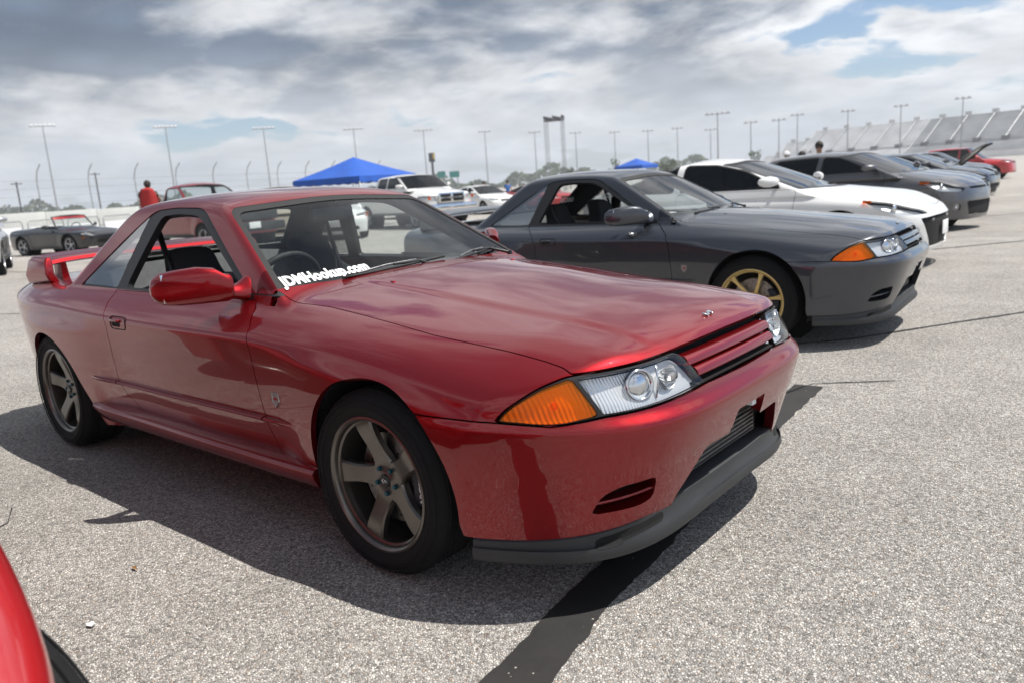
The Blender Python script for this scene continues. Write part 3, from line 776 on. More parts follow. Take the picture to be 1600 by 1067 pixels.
    def lip_ring(th):
        p = plan_contour(gtr_low, .265, [th])[0]; q0, q = plan_contour(gtr_low, .265, [th - .05, th + .05])
        d = q - q0; n = np.array([d[1], -d[0]]); n /= np.linalg.norm(n)
        A = abs(p[1]); zt = .296 - .062 * sstep(.25, .82, A); zb = .198 - .034 * sstep(.1, .75, A)
        out = .020 - .012 * sstep(.66, .83, A)
        duct = 0.0
        prof = [(-.06, zt), (-.004, zt), (.001, zt - .004), (.001 - .020 * duct, zt - .014), (.002 - .045 * duct, zt - .036 + .012 * duct), (out * .7 - .02 * duct, zt - .060 + .002 * duct), (out, zb + .045), (out + .004, zb + .022), (out - .004, zb + .004), (out - .03, zb), (-.07, zb + .002)]
        return p, n, prof
    ths2 = sorted(set([-t for t in ths] + list(ths)))
    for th in ths2:
        p, n, prof = lip_ring(abs(th)); sg = 1 if th >= 0 else -1
        rings.append([(p[0] + n[0] * a, sg * (p[1] + n[1] * a), b) for a, b in prof])
    loft(bm, rings); bmesh.ops.recalc_face_normals(bm, faces=bm.faces)
    lip = frombm('lip_spoiler', bm, M['black_plastic'], root, angle=40)
    for s in (-1, 1):   # flat black sheets laid on the lip, painting the shade of intake slots
        bm = bmesh.new(); rings = []
        for th in np.linspace(R(20), R(75), 260):
            p, n, prof = lip_ring(th); A = p[1]
            if .425 < A < .640:
                e = min((A - .425) / .022, (.640 - A) / .022, 1.0); e = math.sqrt(max(1 - (1 - e) ** 2, .02))
                zt = prof[1][1]; zm = zt - .030; hh = .0135 * e
                zs_ = [q[1] for q in prof[1:8]]; as_ = [q[0] for q in prof[1:8]]
                f = lambda z: float(np.interp(-z, [-q for q in zs_], as_)) + .0012
                rings.append([(p[0] + n[0] * f(z), s * (p[1] + n[1] * f(z)), z) for z in (zm + hh, zm + hh * .5, zm, zm - hh * .5, zm - hh)])
        loft(bm, rings, closed=False, cap=False); bmesh.ops.recalc_face_normals(bm, faces=bm.faces); frombm('intake_shade', bm, M['dark'], lip)
    # bumper ducts: painted throat, splitter blade, dark back
    for s in (-1, 1):
        du = empty('bumper_duct', (0, 0, 0), 0, root)
        dpts = rpoly([(.655, .312), (.64, .372), (.60, .395), (.495, .402), (.488, .330), (.53, .315)], [.015, .02, .02, .02, .03, .03])
        def on_nose(y, z): return float(c_N(z) - .03 * (y / .8) ** 2 - .33 * (y / .8) ** 5) - .004
        k = len(dpts)
        Vd = [(on_nose(a, b) - .004, s * a, b) for a, b in dpts] + [(on_nose(a * .97, b) - .075, s * a * .96, .357 + (b - .357) * .86) for a, b in dpts]
        Fd = [[i, (i + 1) % k, k + (i + 1) % k, k + i] for i in range(k)]
        raw('throat', Vd, Fd, P, du); raw('duct_back', Vd[k:], [list(range(k))], M['dark'], du)
        bm = bmesh.new(); rings = []
        for a in np.linspace(.490, .652, 10):
            x = on_nose(a, .357); zc_ = .362 - .10 * (a - .49)
            rings.append([(x - .003, s * a, zc_ + .004), (x + .001, s * a, zc_), (x - .003, s * a, zc_ - .004), (x - .05, s * a, zc_ - .004), (x - .05, s * a, zc_ + .004)])
        loft(bm, rings); bmesh.ops.recalc_face_normals(bm, faces=bm.faces); frombm('splitter_blade', bm, P, du, angle=40)
    # centre intake: dark box, cooler core, position lamps
    it = empty('centre_intake', (0, 0, 0), 0, root)
    bm = bmesh.new(); box(bm, (.76, 0, .40), (.02, .80, .26)); frombm('intake_back', bm, M['dark'], it)
    bm = bmesh.new(); box(bm, (.795, 0, .375), (.03, .56, .13))
    core = frombm('cooler_core', bm, M['steel'], it)
    for i in range(9): boxobj('cooler_fin', (.812, 0, .318 + i * .0145), (.008, .55, .0045), M['black_trim'], core)
    for s in (-1, 1): boxobj('position_lamp', (.885, s * .082, .482), (.03, .036, .032), M['white_print'], it, .006)
    # grille blades and cavity
    g = empty('grille', (0, 0, 0), 0, root)
    bm = bmesh.new(); box(bm, (.775, 0, .682), (.02, .70, .13)); frombm('grille_back', bm, M['dark'], g)
    bm = bmesh.new(); box(bm, (.825, 0, .6285), (.12, .60, .006)); frombm('grille_floor', bm, M['dark'], g)
    for zc_, w_ in ((.6985, .305), (.6645, .285)):
        bm = bmesh.new(); rings = []
        for a in np.linspace(-w_, w_, 25):
            x = float(c_N(zc_)) - .03 * (a / .8) ** 2 - .33 * abs(a / .8) ** 5 - .002
            rings.append([(x - .016, a, zc_ + .013), (x - .006, a, zc_ + .011), (x + .004, a, zc_ + .001), (x + .008, a, zc_ - .009), (x + .005, a, zc_ - .0135), (x - .045, a, zc_ - .0125), (x - .045, a, zc_ + .012)])
        loft(bm, rings); bmesh.ops.recalc_face_normals(bm, faces=bm.faces); frombm('grille_blade', bm, P, g, angle=35)
    # lamps
    sur = clips(V0, T0, lambda x, y, z: lampz(x, y, z) - .002, lambda x, y, z: -g_amb(y, z), lambda x, y, z: -g_head(y, z))
    am = clips(V0, T0, lambda x, y, z: np.minimum(g_amb(y, z), x - .45) - .002)
    hd = clips(V0, T0, lambda x, y, z: np.minimum(g_head(y, z), x - .45) - .002)
    for s in (-1, 1):
        skin('lamp_surround', *sur, F, M['black_trim'], root, s, .02, inset=.003)
        a_ = skin('turn_lamp', *am, F, M['amber_lens'], root, s, .02, inset=.002)
        skin('lamp_reflector', *am, F, M['amber_reflector'], a_, s, 0, inset=.024)
        bm = bmesh.new(); bmesh.ops.create_uvsphere(bm, u_segments=16, v_segments=10, radius=.012); b_ = frombm('bulb', bm, M['amber_lens'], a_, smooth=True); b_.location = (.655, s * .705, .640)
        h_ = skin('headlamp', *hd, F, M['lens_glass'], root, s, .006, inset=.002)
        skin('lamp_reflector', *hd, F, M['reflector'], h_, s, 0, inset=.034)
        skin('lamp_wall', *hd, F, M['chrome'], h_, s, .032, inset=.0035) if False else None
        pc = Vector((.803, s * .502, .668)); nv = Vector((.88, s * .42, .15)).normalized()
        q = nv.to_track_quat('Z', 'Y').to_matrix().to_4x4()
        bm = bmesh.new(); lathe(bm, [(.036, .0), (.041, .010), (.045, .010), (.047, -.004)], 40)
        bmesh.ops.recalc_face_normals(bm, faces=bm.faces)
        rg = frombm('projector_ring', bm, M['chrome'], h_, smooth=True); rg.matrix_local = Matrix.Translation(pc + nv * .004) @ q @ Matrix.Rotation(R(90), 4, 'X')
        bm = bmesh.new(); bmesh.ops.create_uvsphere(bm, u_segments=28, v_segments=16, radius=.037); bmesh.ops.scale(bm, vec=(1, 1, .42), verts=bm.verts)
        pl = frombm('projector_lens', bm, M['chrome'], h_, smooth=True); pl.matrix_local = Matrix.Translation(pc - nv * .004) @ q
        # partition and inner bowl
        bm = bmesh.new(); tube(bm, [(pc.x + .030, pc.y - s * .052, pc.z + .046), (pc.x + .036, pc.y - s * .050, pc.z), (pc.x + .035, pc.y - s * .040, pc.z - .044)], .003, 8); frombm('partition', bm, M['chrome'], h_, smooth=True)
        bm = bmesh.new(); bmesh.ops.create_cone(bm, cap_ends=False, segments=24, radius1=.016, radius2=.036, depth=.03)
        bw = frombm('bulb_bowl', bm, M['reflector'], h_, smooth=True); bw.matrix_local = Matrix.Translation((.835, s * .40, .672)) @ Vector((1, 0, .05)).to_track_quat('Z', 'Y').to_matrix().to_4x4()
        boxobj('bulb_shade', (.848, s * .385, .672), (.018, .04, .022), M['chrome'], h_, .004)
    bm = bmesh.new()
    # dark liner behind all front openings and under the bonnet
    cav = clips(V0, T0, lambda x, y, z: x - .42, lambda x, y, z: z - .30, lambda x, y, z: .80 - z)
    skin('front_liner', *cav, F, M['dark'], root, 0, 0, inset=.075)
    # glass and rubber
    gl = clips(V0, T0, lambda x, y, z: wsreg(x, y, z) - .014)
    skin('windscreen', *gl, F, M['clear_glass'], root, 0, 0, inset=.004)
    tr = clips(V0, T0, wsreg, lambda x, y, z: .021 - wsreg(x, y, z))
    skin('windscreen_seal', *tr, F, M['rubber'], root, 0, .01, inset=.001)
    bl = clips(V0, T0, lambda x, y, z: blreg(x, y, z) - .02); skin('rear_window', *bl, F, M['clear_glass'], root, 0, 0, inset=.004)
    tr = clips(V0, T0, blreg, lambda x, y, z: .03 - blreg(x, y, z)); skin('rear_window_seal', *tr, F, M['rubber'], root, 0, .01, inset=.001)
    qg = clips(V0, T0, lambda x, y, z: np.minimum(g_qtr(x, z), y - .4))
    fr = clips(V0, T0, lambda x, y, z: np.minimum(g_dlo(x, z), y - .4) - .0015, lambda x, y, z: -g_qtr(x, z) - .001, lambda x, y, z: -g_dwin(x, z))
    dw = clips(V0, T0, lambda x, y, z: np.minimum(g_dwin(x, z), y - .4))
    for s in (-1, 1):
        skin('quarter_window', *qg, F, M['quarter_glass'], root, s, 0, inset=.003)
        skin('window_frame', *fr, F, M['black_trim'], root, s, .030, inset=.004)
        if s > 0: skin('door_window', *dw, F, M['clear_glass'], root, s, 0, inset=.008)
    # mirrors
    for s in (-1, 1):
        m = empty('door_mirror', (-.845, s * .715, .888), 0, root)
        bm = bmesh.new()
        rings = []
        # housing swept outward; each ring in the x-z plane
        for t, xc, zc_, rx, rz in ((0, .006, .048, .046, .050), (.06, .004, .045, .050, .054), (.2, -.004, .058, .060, .068), (.42, -.012, .060, .062, .072), (.70, -.022, .056, .060, .068), (.87, -.032, .054, .052, .060), (.96, -.040, .052, .036, .044), (1.0, -.046, .050, .012, .016)):
            y = s * (.062 + .200 * t); xc -= .165 * t
            rg = []
            for k in range(24):
                a = 2 * math.pi * k / 24; ca, sa = math.cos(a), math.sin(a)
                ex = abs(ca) ** .7 * (1 if ca > 0 else -1); ez = abs(sa) ** .7 * (1 if sa > 0 else -1)
                rg.append((xc + rx * (ex if ca > 0 else ex * .75), y, zc_ + rz * ez))
            rings.append(rg)
        loft(bm, rings); bmesh.ops.recalc_face_normals(bm, faces=bm.faces); frombm('housing', bm, P, m, angle=60)
        bm = bmesh.new()
        loft(bm, [[(.120, s * -.020, -.022), (.0, s * -.055, .125), (-.05, s * -.02, .035), (-.05, s * -.005, -.022)], [(.105, s * .004, -.018), (.004, s * -.030, .112), (-.045, s * .004, .040), (-.045, s * .008, -.018)], [(.055, s * .034, -.010), (.020, s * .022, .052), (-.030, s * .034, .042), (-.030, s * .034, -.010)], [(.026, s * .080, .008), (.012, s * .080, .058), (-.034, s * .080, .058), (-.034, s * .080, .008)]])
        bmesh.ops.recalc_face_normals(bm, faces=bm.faces); a_ = frombm('mirror_arm', bm, P, m, smooth=True)
        sub = a_.modifiers.new('s', 'SUBSURF'); sub.levels = sub.render_levels = 2
        bm = bmesh.new(); box(bm, (-.150, s * .165, .056), (.006, .16, .11), None, .002); frombm('mirror_glass', bm, M['chrome'], m, angle=40)
    # wipers
    for px, py, L, an in ((-.565, -.14, .58, 0), (-.575, .38, .40, 0)):
        w = empty('wiper', (0, 0, 0), 0, root)
        def onws(y, z, o=.012): return (float(-.545 - .105 * (y / .717) ** 2 - (z - .92) * 1.80 - .25 * (z - .92) ** 2) + o * .5, y, z + o)
        tubeobj('wiper_arm', [(px + .02, py + .20, .918), onws(py + .12, .936, .012), onws(py - .02, .938, .012)], [.008, .007, .005], M['black_trim'], w)
        bm = bmesh.new(); tube(bm, [onws(py - L / 2 + L * k / 8, .920 + .020 * k / 8, .008) for k in range(9)], .0055, 6); frombm('wiper_blade', bm, M['rubber'], w, smooth=True)
        tubeobj('wiper_bridge', [onws(py - L * .36, .928, .010), onws(py - L * .1, .938, .014), onws(py + L * .2, .944, .010)], .004, M['steel'], w)
        bm = bmesh.new(); bmesh.ops.create_cone(bm, cap_ends=True, segments=16, radius1=.013, radius2=.010, depth=.02); c_ = frombm('wiper_pivot', bm, M['black_trim'], w, angle=40); c_.location = (px + .02, py + .20, .918)
    # cowl panel below the glass
    bm = bmesh.new(); rings = []
    for y in np.linspace(-.645, .645, 31):
        xe = -.548 - .10 * (abs(y) / .70) ** 2.2
        zz = float(c_H(xe)) - float(c_crown(xe)) * (abs(y) / .75) ** 2.2
        rings.append([(xe + .03, y, zz - .035), (xe + .01, y, zz - .012), (xe - .05, y, zz - .016), (xe - .12, y, zz + .004), (xe - .12, y, zz - .06)])
    loft(bm, rings); bmesh.ops.recalc_face_normals(bm, faces=bm.faces); frombm('cowl_panel', bm, M['black_trim'], root, angle=40)
    for s in (-1, 1):
        bm = bmesh.new(); bmesh.ops.create_uvsphere(bm, u_segments=12, v_segments=8, radius=.011); bmesh.ops.scale(bm, vec=(1.4, 1, .6), verts=bm.verts)
        n_ = frombm('washer_nozzle', bm, P, root, smooth=True); n_.location = (-.36, s * .36, float(c_H(-.36)) - float(c_crown(-.36)) * (.36 / .75) ** 2.2 + .004)
    # emblem on the bonnet, shield badge on the wings
    bm = bmesh.new()
    pts = [(.010, .014), (.004, .020), (-.008, .016), (-.006, .006), (.004, -.002), (.006, -.012), (-.004, -.018), (-.010, -.012)]
    ez = lambda x: float(c_H(x)) + .008
    tube(bm, [(.775 + a, b * 1.2, ez(.775 + a)) for a, b in pts], [.002, .004, .005, .005, .005, .005, .004, .002], 8); frombm('hood_emblem', bm, M['chrome'], root, smooth=True)
    for s in (-1, 1):
        bx_ = -.487; yb = float(gtr_side(np.array(bx_), np.array(.553)))
        out = [(-.024, .027), (.024, .027), (.023, -.010), (0, -.034), (-.023, -.010)]
        bm = bmesh.new()
        a = [bm.verts.new((bx_ + p, s * (yb - .002), .553 + q)) for p, q in out]; b = [bm.verts.new((bx_ + p * .9, s * (yb + .005), .553 + q * .9)) for p, q in out]
        c = [bm.verts.new((bx_ + p * .72, s * (yb + .005), .553 + q * .72)) for p, q in out]; d = [bm.verts.new((bx_ + p * .68, s * (yb + .003), .553 + q * .68)) for p, q in out]
        for u, w in ((a, b), (b, c), (c, d)):
            for k in range(5): bm.faces.new((u[k], u[(k + 1) % 5], w[(k + 1) % 5], w[k]))
        bm.faces.new(d); bmesh.ops.recalc_face_normals(bm, faces=bm.faces)
        bd = frombm('fender_badge', bm, M['silver_wheel'], root)
        boxobj('badge_bar', (bx_, s * (yb + .0035), .553), (.022, .002, .008), M['red_dull'], bd)
    # wheel wells, floor, tail
    for s in (-1, 1):
        for cx, cz, rr in ((.03, .335, .375), (-2.585, .305, .37)):
            bm = bmesh.new(); rings = []
            for a in np.linspace(R(-25), R(205), 24): rings.append([(cx + rr * math.cos(a), s * .45, cz + rr * math.sin(a)), (cx + rr * math.cos(a), s * .80, cz + rr * math.sin(a))])
            loft(bm, rings, closed=False); frombm('wheel_liner', bm, M['dark'], root, smooth=True)
            bm = bmesh.new(); bmesh.ops.create_circle(bm, cap_ends=True, segments=32, radius=rr + .02, matrix=Matrix.Translation((cx, s * .46, cz)) @ Matrix.Rotation(R(90), 4, 'X')); frombm('well_wall', bm, M['dark'], root)
    boxobj('floor_pan', (-1.35, 0, .245), (4.2, 1.10, .05), M['dark'], root)
    boxobj('side_floor', (-1.24, .62, .275), (1.85, .16, .05), M['dark'], root); boxobj('side_floor', (-1.24, -.62, .275), (1.85, .16, .05), M['dark'], root)
    boxobj('rear_undertray', (-3.2, 0, .30), (.56, 1.1, .06), M['dark'], root)
    for s in (-1, 1):
        for yy, rr in ((.47, .070), (.29, .062)):
            bm = bmesh.new(); bmesh.ops.create_cone(bm, cap_ends=True, segments=32, radius1=rr, radius2=rr * .94, depth=.05, matrix=Matrix.Rotation(R(-90), 4, 'Y')); t_ = frombm('tail_lamp', bm, M['red_lens'], root, angle=40); t_.location = (-3.565, s * yy, .735)
    # rear wing
    sp = empty('rear_spoiler', (.17, 0, -.006), 0, root)
    bm = bmesh.new(); rings = []
    for y in np.linspace(-.66, .66, 33):
        e = abs(y) / .66; x = -3.20 - .04 * (1 - e ** 2) ; z = 1.020 - .018 * e ** 6
        rings.append([(x + .075, y, z - .022), (x + .065, y, z - .004), (x + .01, y, z + .012), (x - .10, y, z + .010), (x - .165, y, z + .020), (x - .168, y, z + .008), (x - .08, y, z - .028), (x + .02, y, z - .036)])
    loft(bm, rings); bmesh.ops.recalc_face_normals(bm, faces=bm.faces); frombm('wing_blade', bm, P, sp, angle=40)
    for s in (-1, 1):
        bm = bmesh.new()
        loft(bm, [[(-3.10, s * .672, .885), (-3.10, s * .618, .885), (-3.43, s * .618, .865), (-3.44, s * .672, .865)], [(-3.095, s * .690, .93), (-3.105, s * .638, .93), (-3.40, s * .634, .92), (-3.42, s * .690, .92)], [(-3.118, s * .676, 1.000), (-3.126, s * .630, 1.000), (-3.36, s * .630, 1.012), (-3.37, s * .676, 1.012)], [(-3.14, s * .66, 1.022), (-3.145, s * .630, 1.026), (-3.34, s * .630, 1.032), (-3.34, s * .66, 1.026)]])
        bmesh.ops.recalc_face_normals(bm, faces=bm.faces); o = frombm('wing_end', bm, P, sp, angle=60)
        bv = o.modifiers.new('b', 'BEVEL'); bv.width = .012; bv.segments = 3; bv.limit_method = 'ANGLE'
        bm = bmesh.new(); loft(bm, [[(-3.16, s * .58, .87), (-3.16, s * .54, .87), (-3.28, s * .54, .87), (-3.28, s * .58, .87)], [(-3.18, s * .575, 1.01), (-3.18, s * .545, 1.01), (-3.27, s * .545, 1.01), (-3.27, s * .575, 1.01)]]); bmesh.ops.recalc_face_normals(bm, faces=bm.faces); frombm('wing_stay', bm, P, sp)
    # cabin
    boxobj('cabin_floor', (-1.5, 0, .34), (1.9, 1.36, .06), M['cloth'], root)
    bm = bmesh.new(); rings = []
    for y in np.linspace(-.66, .66, 21):
        e = 1 - (abs(y) / .66) ** 6 * .3; xd = -.655 - .09 * (abs(y) / .7) ** 2
        rings.append([(xd - .01, y, .895), (xd - .10, y, .905), (xd - .22, y, .915 + .018 * math.exp(-((y + .36) / .18) ** 2)), (xd - .32, y, .885), (xd - .36, y, .78), (xd - .30, y, .55), (xd, y, .55)])
    loft(bm, rings); bmesh.ops.recalc_face_normals(bm, faces=bm.faces); frombm('dashboard', bm, M['dash'], root, smooth=True)
    sw = empty('steering_wheel', (-1.10, -.36, .845), 0, root); sw.rotation_euler = (0, R(-64), 0)
    bm = bmesh.new(); tube(bm, [(.185 * math.cos(a), .185 * math.sin(a), 0) for a in np.linspace(0, 2 * math.pi, 41)], .015, 10, cap=False); frombm('wheel_ring', bm, M['rubber'], sw, smooth=True)
    bm = bmesh.new(); bmesh.ops.create_uvsphere(bm, u_segments=20, v_segments=12, radius=.06); bmesh.ops.scale(bm, vec=(1, 1, .5), verts=bm.verts); frombm('wheel_hub', bm, M['dash'], sw, smooth=True)
    for a in (0, 120, 240): tubeobj('wheel_spoke', [(0, 0, 0), (.18 * math.cos(R(a + 180)), .18 * math.sin(R(a + 180)), 0)], .013, M['dash'], sw)
    tubeobj('steering_column', [(-1.09, -.36, .84), (-.80, -.36, .70)], .035, M['dash'], root)
    for s in (-1, 1): rbox_seat('front_seat', M['cloth'], root, (-1.50, s * .36, .36))
    rs = empty('rear_seat', (-2.12, 0, .38), 0, root)
    bm = bmesh.new(); loft(bm, [[(.28, y, .0), (.28, y, .16 - .03 * (abs(y) / .6) ** 2), (.05, y, .14), (-.10, y, .18), (-.28, y, .58 - .04 * (abs(y) / .6) ** 4), (-.36, y, .58 - .04 * (abs(y) / .6) ** 4), (-.36, y, 0)] for y in np.linspace(-.58, .58, 15)])
    bmesh.ops.recalc_face_normals(bm, faces=bm.faces); frombm('bench', bm, M['cloth_grey'], rs, smooth=True)
    boxobj('parcel_shelf', (-2.62, 0, .915), (.42, 1.05, .02), M['cloth'], root)
    rm = empty('rear_view_mirror', (-1.17, .0, 1.165), 0, root)
    boxobj('mirror_housing', (0, 0, 0), (.03, .24, .065), M['black_trim'], rm, .012); tubeobj('mirror_stalk', [(0, 0, .03), (.0, 0, .055)], .008, M['black_trim'], rm)
    for s in (-1, 1): boxobj('sun_visor', (-1.27, s * .27, 1.232), (.12, .34, .016), M['cloth_grey'], root, .006)
    for s in (-1, 1):   # belts and door cards
        boxobj('door_card', (-1.26, s * .715, .60), (1.05, .03, .50), M['cloth'], root)
        bm = bmesh.new(); tube(bm, [(-1.90, s * .50, 1.13), (-1.84, s * .50, .95), (-1.70, s * .46, .70)], .014, 6); bmesh.ops.scale(bm, vec=(1, 1, 1), verts=bm.verts); frombm('seat_belt', bm, M['black_trim'], root, smooth=True)

    return root
def gtr_wheels(root, style, spinF=None, rf=.318):
    for s in (-1, 1):
        build_wheel(root, 0, s * .722, s, style, rf, .229, .235, 0, spin=spinF)
        build_wheel(root, -2.615, s * .715, s, style, rf, .229, .235, 0, spin=None if spinF is None else spinF + .25)
# ------------------------------------------------------------------ other vehicles: one surface recipe, many sets of measures
def gen_F(S):
    fo, wb, ro, hw, rh = S['fo'], S['wb'], S['ro'], S['hw'], S['rh']; tail = -(wb + ro)
    zn, zk, zd = S['zn'], S['zk'], S['zd']                      # nose, cowl and deck heights
    wx0, wx1, bx1, bx0 = S['wx0'], S['wx1'], S['bx1'], S['bx0']  # screen foot/top, rear glass top/foot
    cH = tab(S.get('H') or [(fo + .02, zn - .06), (fo - .10, zn), (fo - .45, zn + (zk - zn) * .5), (wx0, zk), (wx0 - .5, zk + .02), (bx0 + .3, zd + .02), (bx0 - .1, zd), (tail + .12, zd - .02), (tail - .02, zd - .08)], .06)
    zs = S.get('zs', (zk + .40) / 2 + .06)
    cW = tab([(fo, hw * .88), (fo - .35, hw * .95), (0, hw * .985), (-wb * .5, hw), (-wb, hw * .985), (tail + .3, hw * .95), (tail, hw * .86)], .10)
    zz = S.get('N') or [(.12, fo - .08), (.22, fo - .03), (.35, fo - .01), (.52, fo), (.60, fo - .015), (zn - .04, fo - .08), (zn + .05, fo - .22), (zn + .3, fo - .6)]
    cN = tab(zz, .02)
    cT = tab([(.15, tail + .10), (.3, tail + .02), (.5, tail), (.62, tail + .01), (zd - .03, tail + .05), (zd + .2, tail + .10)], .02)
    ca, cb, cp = S.get('corner', (.04, .30, 4.5))
    roofp = S.get('roof') or [(wx1 + .35, rh - .10), (wx1, rh - .035), ((wx1 + bx1) / 2 + .1, rh), (bx1 + .15, rh - .025), (bx1 - .3, rh - .10)]
    cR = tab(roofp, .08)
    tum = S.get('tumble', .42); yb = S.get('yb', hw - .10); crown = S.get('crown', .06); ff = S.get('flare', .02)
    kx = S.get('shk', .09); slope = S.get('slope', .45)
    zw = S.get('wz', zk)
    def low(x, Y, z):
        A = np.abs(Y); W = cW(x); dz = z - zs
        up = W - slope * dz - 2.0 * np.maximum(dz, 0) ** 2; lo = W + .05 * dz - .12 * np.minimum(dz, 0) ** 2
        rf = np.hypot(x, z - S['r']); rr = np.hypot(x + wb, z - S['r'])
        fl = ff * (sstep(S['r'] + .30, S['r'] + .06, rf) + sstep(S['r'] + .30, S['r'] + .06, rr))
        side = A - smin(up + fl * .6, lo + fl, S.get('edge', .03)); crw = S.get('hcrown', .07)
        top = z - (cH(x) - crw * (A / (hw * .88)) ** 2.2)
        if 'bulge' in S: top = top - S['bulge'] * sstep(.50, .38, A) * sstep(wx0 - .1, wx0 + .2, x)
        fr = x - (cN(z) - ca * (A / hw) ** 2 - cb * (A / hw) ** cp)
        re = (cT(z) + .05 * (A / hw) ** 2 + .16 * (A / hw) ** 5) - x
        f = smax(side * .95, top, kx); f = smax(f, fr * .93, S.get('nk', .05)); return smax(f, re * .95, .06)
    def green(x, Y, z):
        A = np.abs(Y)
        side = (A - (yb - tum * (z - zw) - .12 * (z - zw) ** 2)) * .9
        roof = (z - (cR(x) - crown * (A / (yb * .78)) ** 2.4)) * .97
        s1 = (wx0 - wx1) / (rh - .04 - zk)
        ws = (x - (wx0 - .12 * (A / yb) ** 2 - (z - zk) * s1)) / math.hypot(1, s1)
        s2 = (bx1 - bx0) / max(rh - .06 - zd, .1)
        bl = ((bx1 - (rh - .06 - z) * s2 + .09 * (A / yb) ** 2) - x) / math.hypot(1, s2)
        f = smax(side, roof, .07); f = smax(f, ws, .03); f = smax(f, bl, .05)
        return smax(f, zk - .12 - z, .01)
    if S.get('open'): 
        def F(x, Y, z):
            f = low(x, Y, z); c = S['open']
            q = np.maximum(np.maximum(np.abs(x - (c[0] + c[1]) / 2) - (c[1] - c[0]) / 2, np.abs(Y) - c[2]), c[3] - z)
            return smax(f, -q, .03)
    elif S.get('bed'):
        def F(x, Y, z):
            f = low(x, Y, z); c = S['bed']
            q = np.maximum(np.maximum(np.abs(x - (c[0] + c[1]) / 2) - (c[1] - c[0]) / 2, np.abs(Y) - c[2]), c[3] - z)
            return smin(smax(f, -q, .02), green(x, Y, z), .02)
    else:
        def F(x, Y, z): return smin(low(x, Y, z), green(x, Y, z), .03)
    S['F'] = F; S['low'] = low; S['cH'] = cH; S['cN'] = cN; S['cW'] = cW; S['ymax'] = hw + .06; S['tail'] = tail
    return F
def proj_of(kind):
    return {'yz': lambda x, y, z: (y, z), 'xz': lambda x, y, z: (x, z), 'xy': lambda x, y, z: (x, y)}[kind]
def gen_car(name, S, paintname, h=.025, glassname='tint_glass', wheel=('wide', 'silver_wheel'), detail=False):
    F = gen_F(S); root = empty(name); P = M[paintname]; wb, r, hw, rh = S['wb'], S['r'], S['hw'], S['rh']
    V0, T0 = half_net(F, (S['tail'] - .1, 0, S.get('clear', .20)), (S['fo'] + .12, hw + .12, rh + .1), h)
    pr = lambda poly, kind, cond=None: (lambda f: (lambda x, y, z: np.minimum(f(*proj_of(kind)(x, y, z)), cond(x, y, z) if cond else 9)))(inpoly(poly))
    ar = r + .045; cuts = []
    for cx in (0, -wb):
        P_ = [(cx + ar * math.cos(a), r + .01 + ar * math.sin(a)) for a in np.linspace(R(-8), R(188), 28)] + [(cx - ar - .03, 0), (cx + ar + .03, 0)]
        f = inpoly(P_); cuts.append(lambda x, y, z, f=f: np.maximum(-f(x, z), hw * .5 - y))
    wins = []; regs = []
    wx0, wx1, bx1, bx0, zk, zd, yb, tum = S['wx0'], S['wx1'], S['bx1'], S['bx0'], S['zk'], S['zd'], S.get('yb', hw - .10), S.get('tumble', .42)
    zt = rh - .085; yt = yb - tum * (zt - S.get('wz', zk))
    if not S.get('open'):
        f = pr(rpoly([(-yb + .03, zk - .03), (yb - .03, zk - .03), (yt - .03, zt), (0, zt + .04), (-yt + .03, zt)], [.03, .03, .06, .2, .06]), 'yz', lambda x, y, z: x - (wx1 + bx1) / 2 - .1)
        wins.append(('windscreen', f, 0))
        if not S.get('noback'):
            f = pr(rpoly([(-yb + .12, zd + .03), (yb - .12, zd + .03), (yt - .05, zt - .02), (0, zt + .01), (-yt + .05, zt - .02)], [.05, .05, .06, .2, .06]), 'yz', lambda x, y, z: (wx1 + bx1) / 2 - .1 - x)
            wins.append(('rear_window', f, 0))
        for nm, poly in S['side']:
            wins.append((nm, pr(rpoly(poly, S.get('wr', .05)), 'xz', lambda x, y, z: y - .35), 1))
    lamps = []
    for nm, kind, poly, mt, cond in S.get('marks', []):
        lamps.append((nm, pr(rpoly(poly, .03), kind, cond), mt))
    body = clips(V0, T0, *cuts)
    for nm, f, sd in wins: body = clip(*body, lambda x, y, z, f=f: -f(x, y, z))
    for nm, f, mt in lamps: body = clip(*body, lambda x, y, z, f=f: -f(x, y, z))
    doors = []
    for nm, poly in S.get('panels', []):
        f = pr(rpoly(poly, .06), 'xz', lambda x, y, z: y - .35); doors.append((nm, f)); 
        body = clip(*body, lambda x, y, z, f=f: -f(x, y, z) - .003)
    hood = None
    if S.get('hoodline'):
        f = pr(S['hoodline'], 'xy', lambda x, y, z: z - .55); hood = f
        body = clip(*body, lambda x, y, z, f=f: -f(x, y, z) - .003)
    skin('body_shell', *body, F, P, root, 0, .02, h=.012)
    src = clips(V0, T0, *cuts)
    for nm, f, sd in wins: src = clip(*src, lambda x, y, z, f=f: -f(x, y, z))
    for nm, f, mt in lamps: src = clip(*src, lambda x, y, z, f=f: -f(x, y, z))
    for nm, f in doors:
        v = clip(*src, lambda x, y, z, f=f: f(x, y, z) - .003)
        for s in (-1, 1):
            d = skin(nm, *v, F, P, root, s, .015, h=.012)
            if d is not None and nm.endswith('door'):
                c = v[0]; xr = c[:, 0].min() + .12; zz = S.get('handle', S.get('zs', (zk + .40) / 2 + .06)); 
                yy = float(np.interp(0, [0], [0])); i = np.argmin((c[:, 0] - xr) ** 2 + (c[:, 2] - zz) ** 2)
                boxobj('door_handle', (xr + .02, s * (c[i, 1] + .008), zz), (.16, .022, .026), P if not S.get('chromeh') else M['chrome'], d, .008)
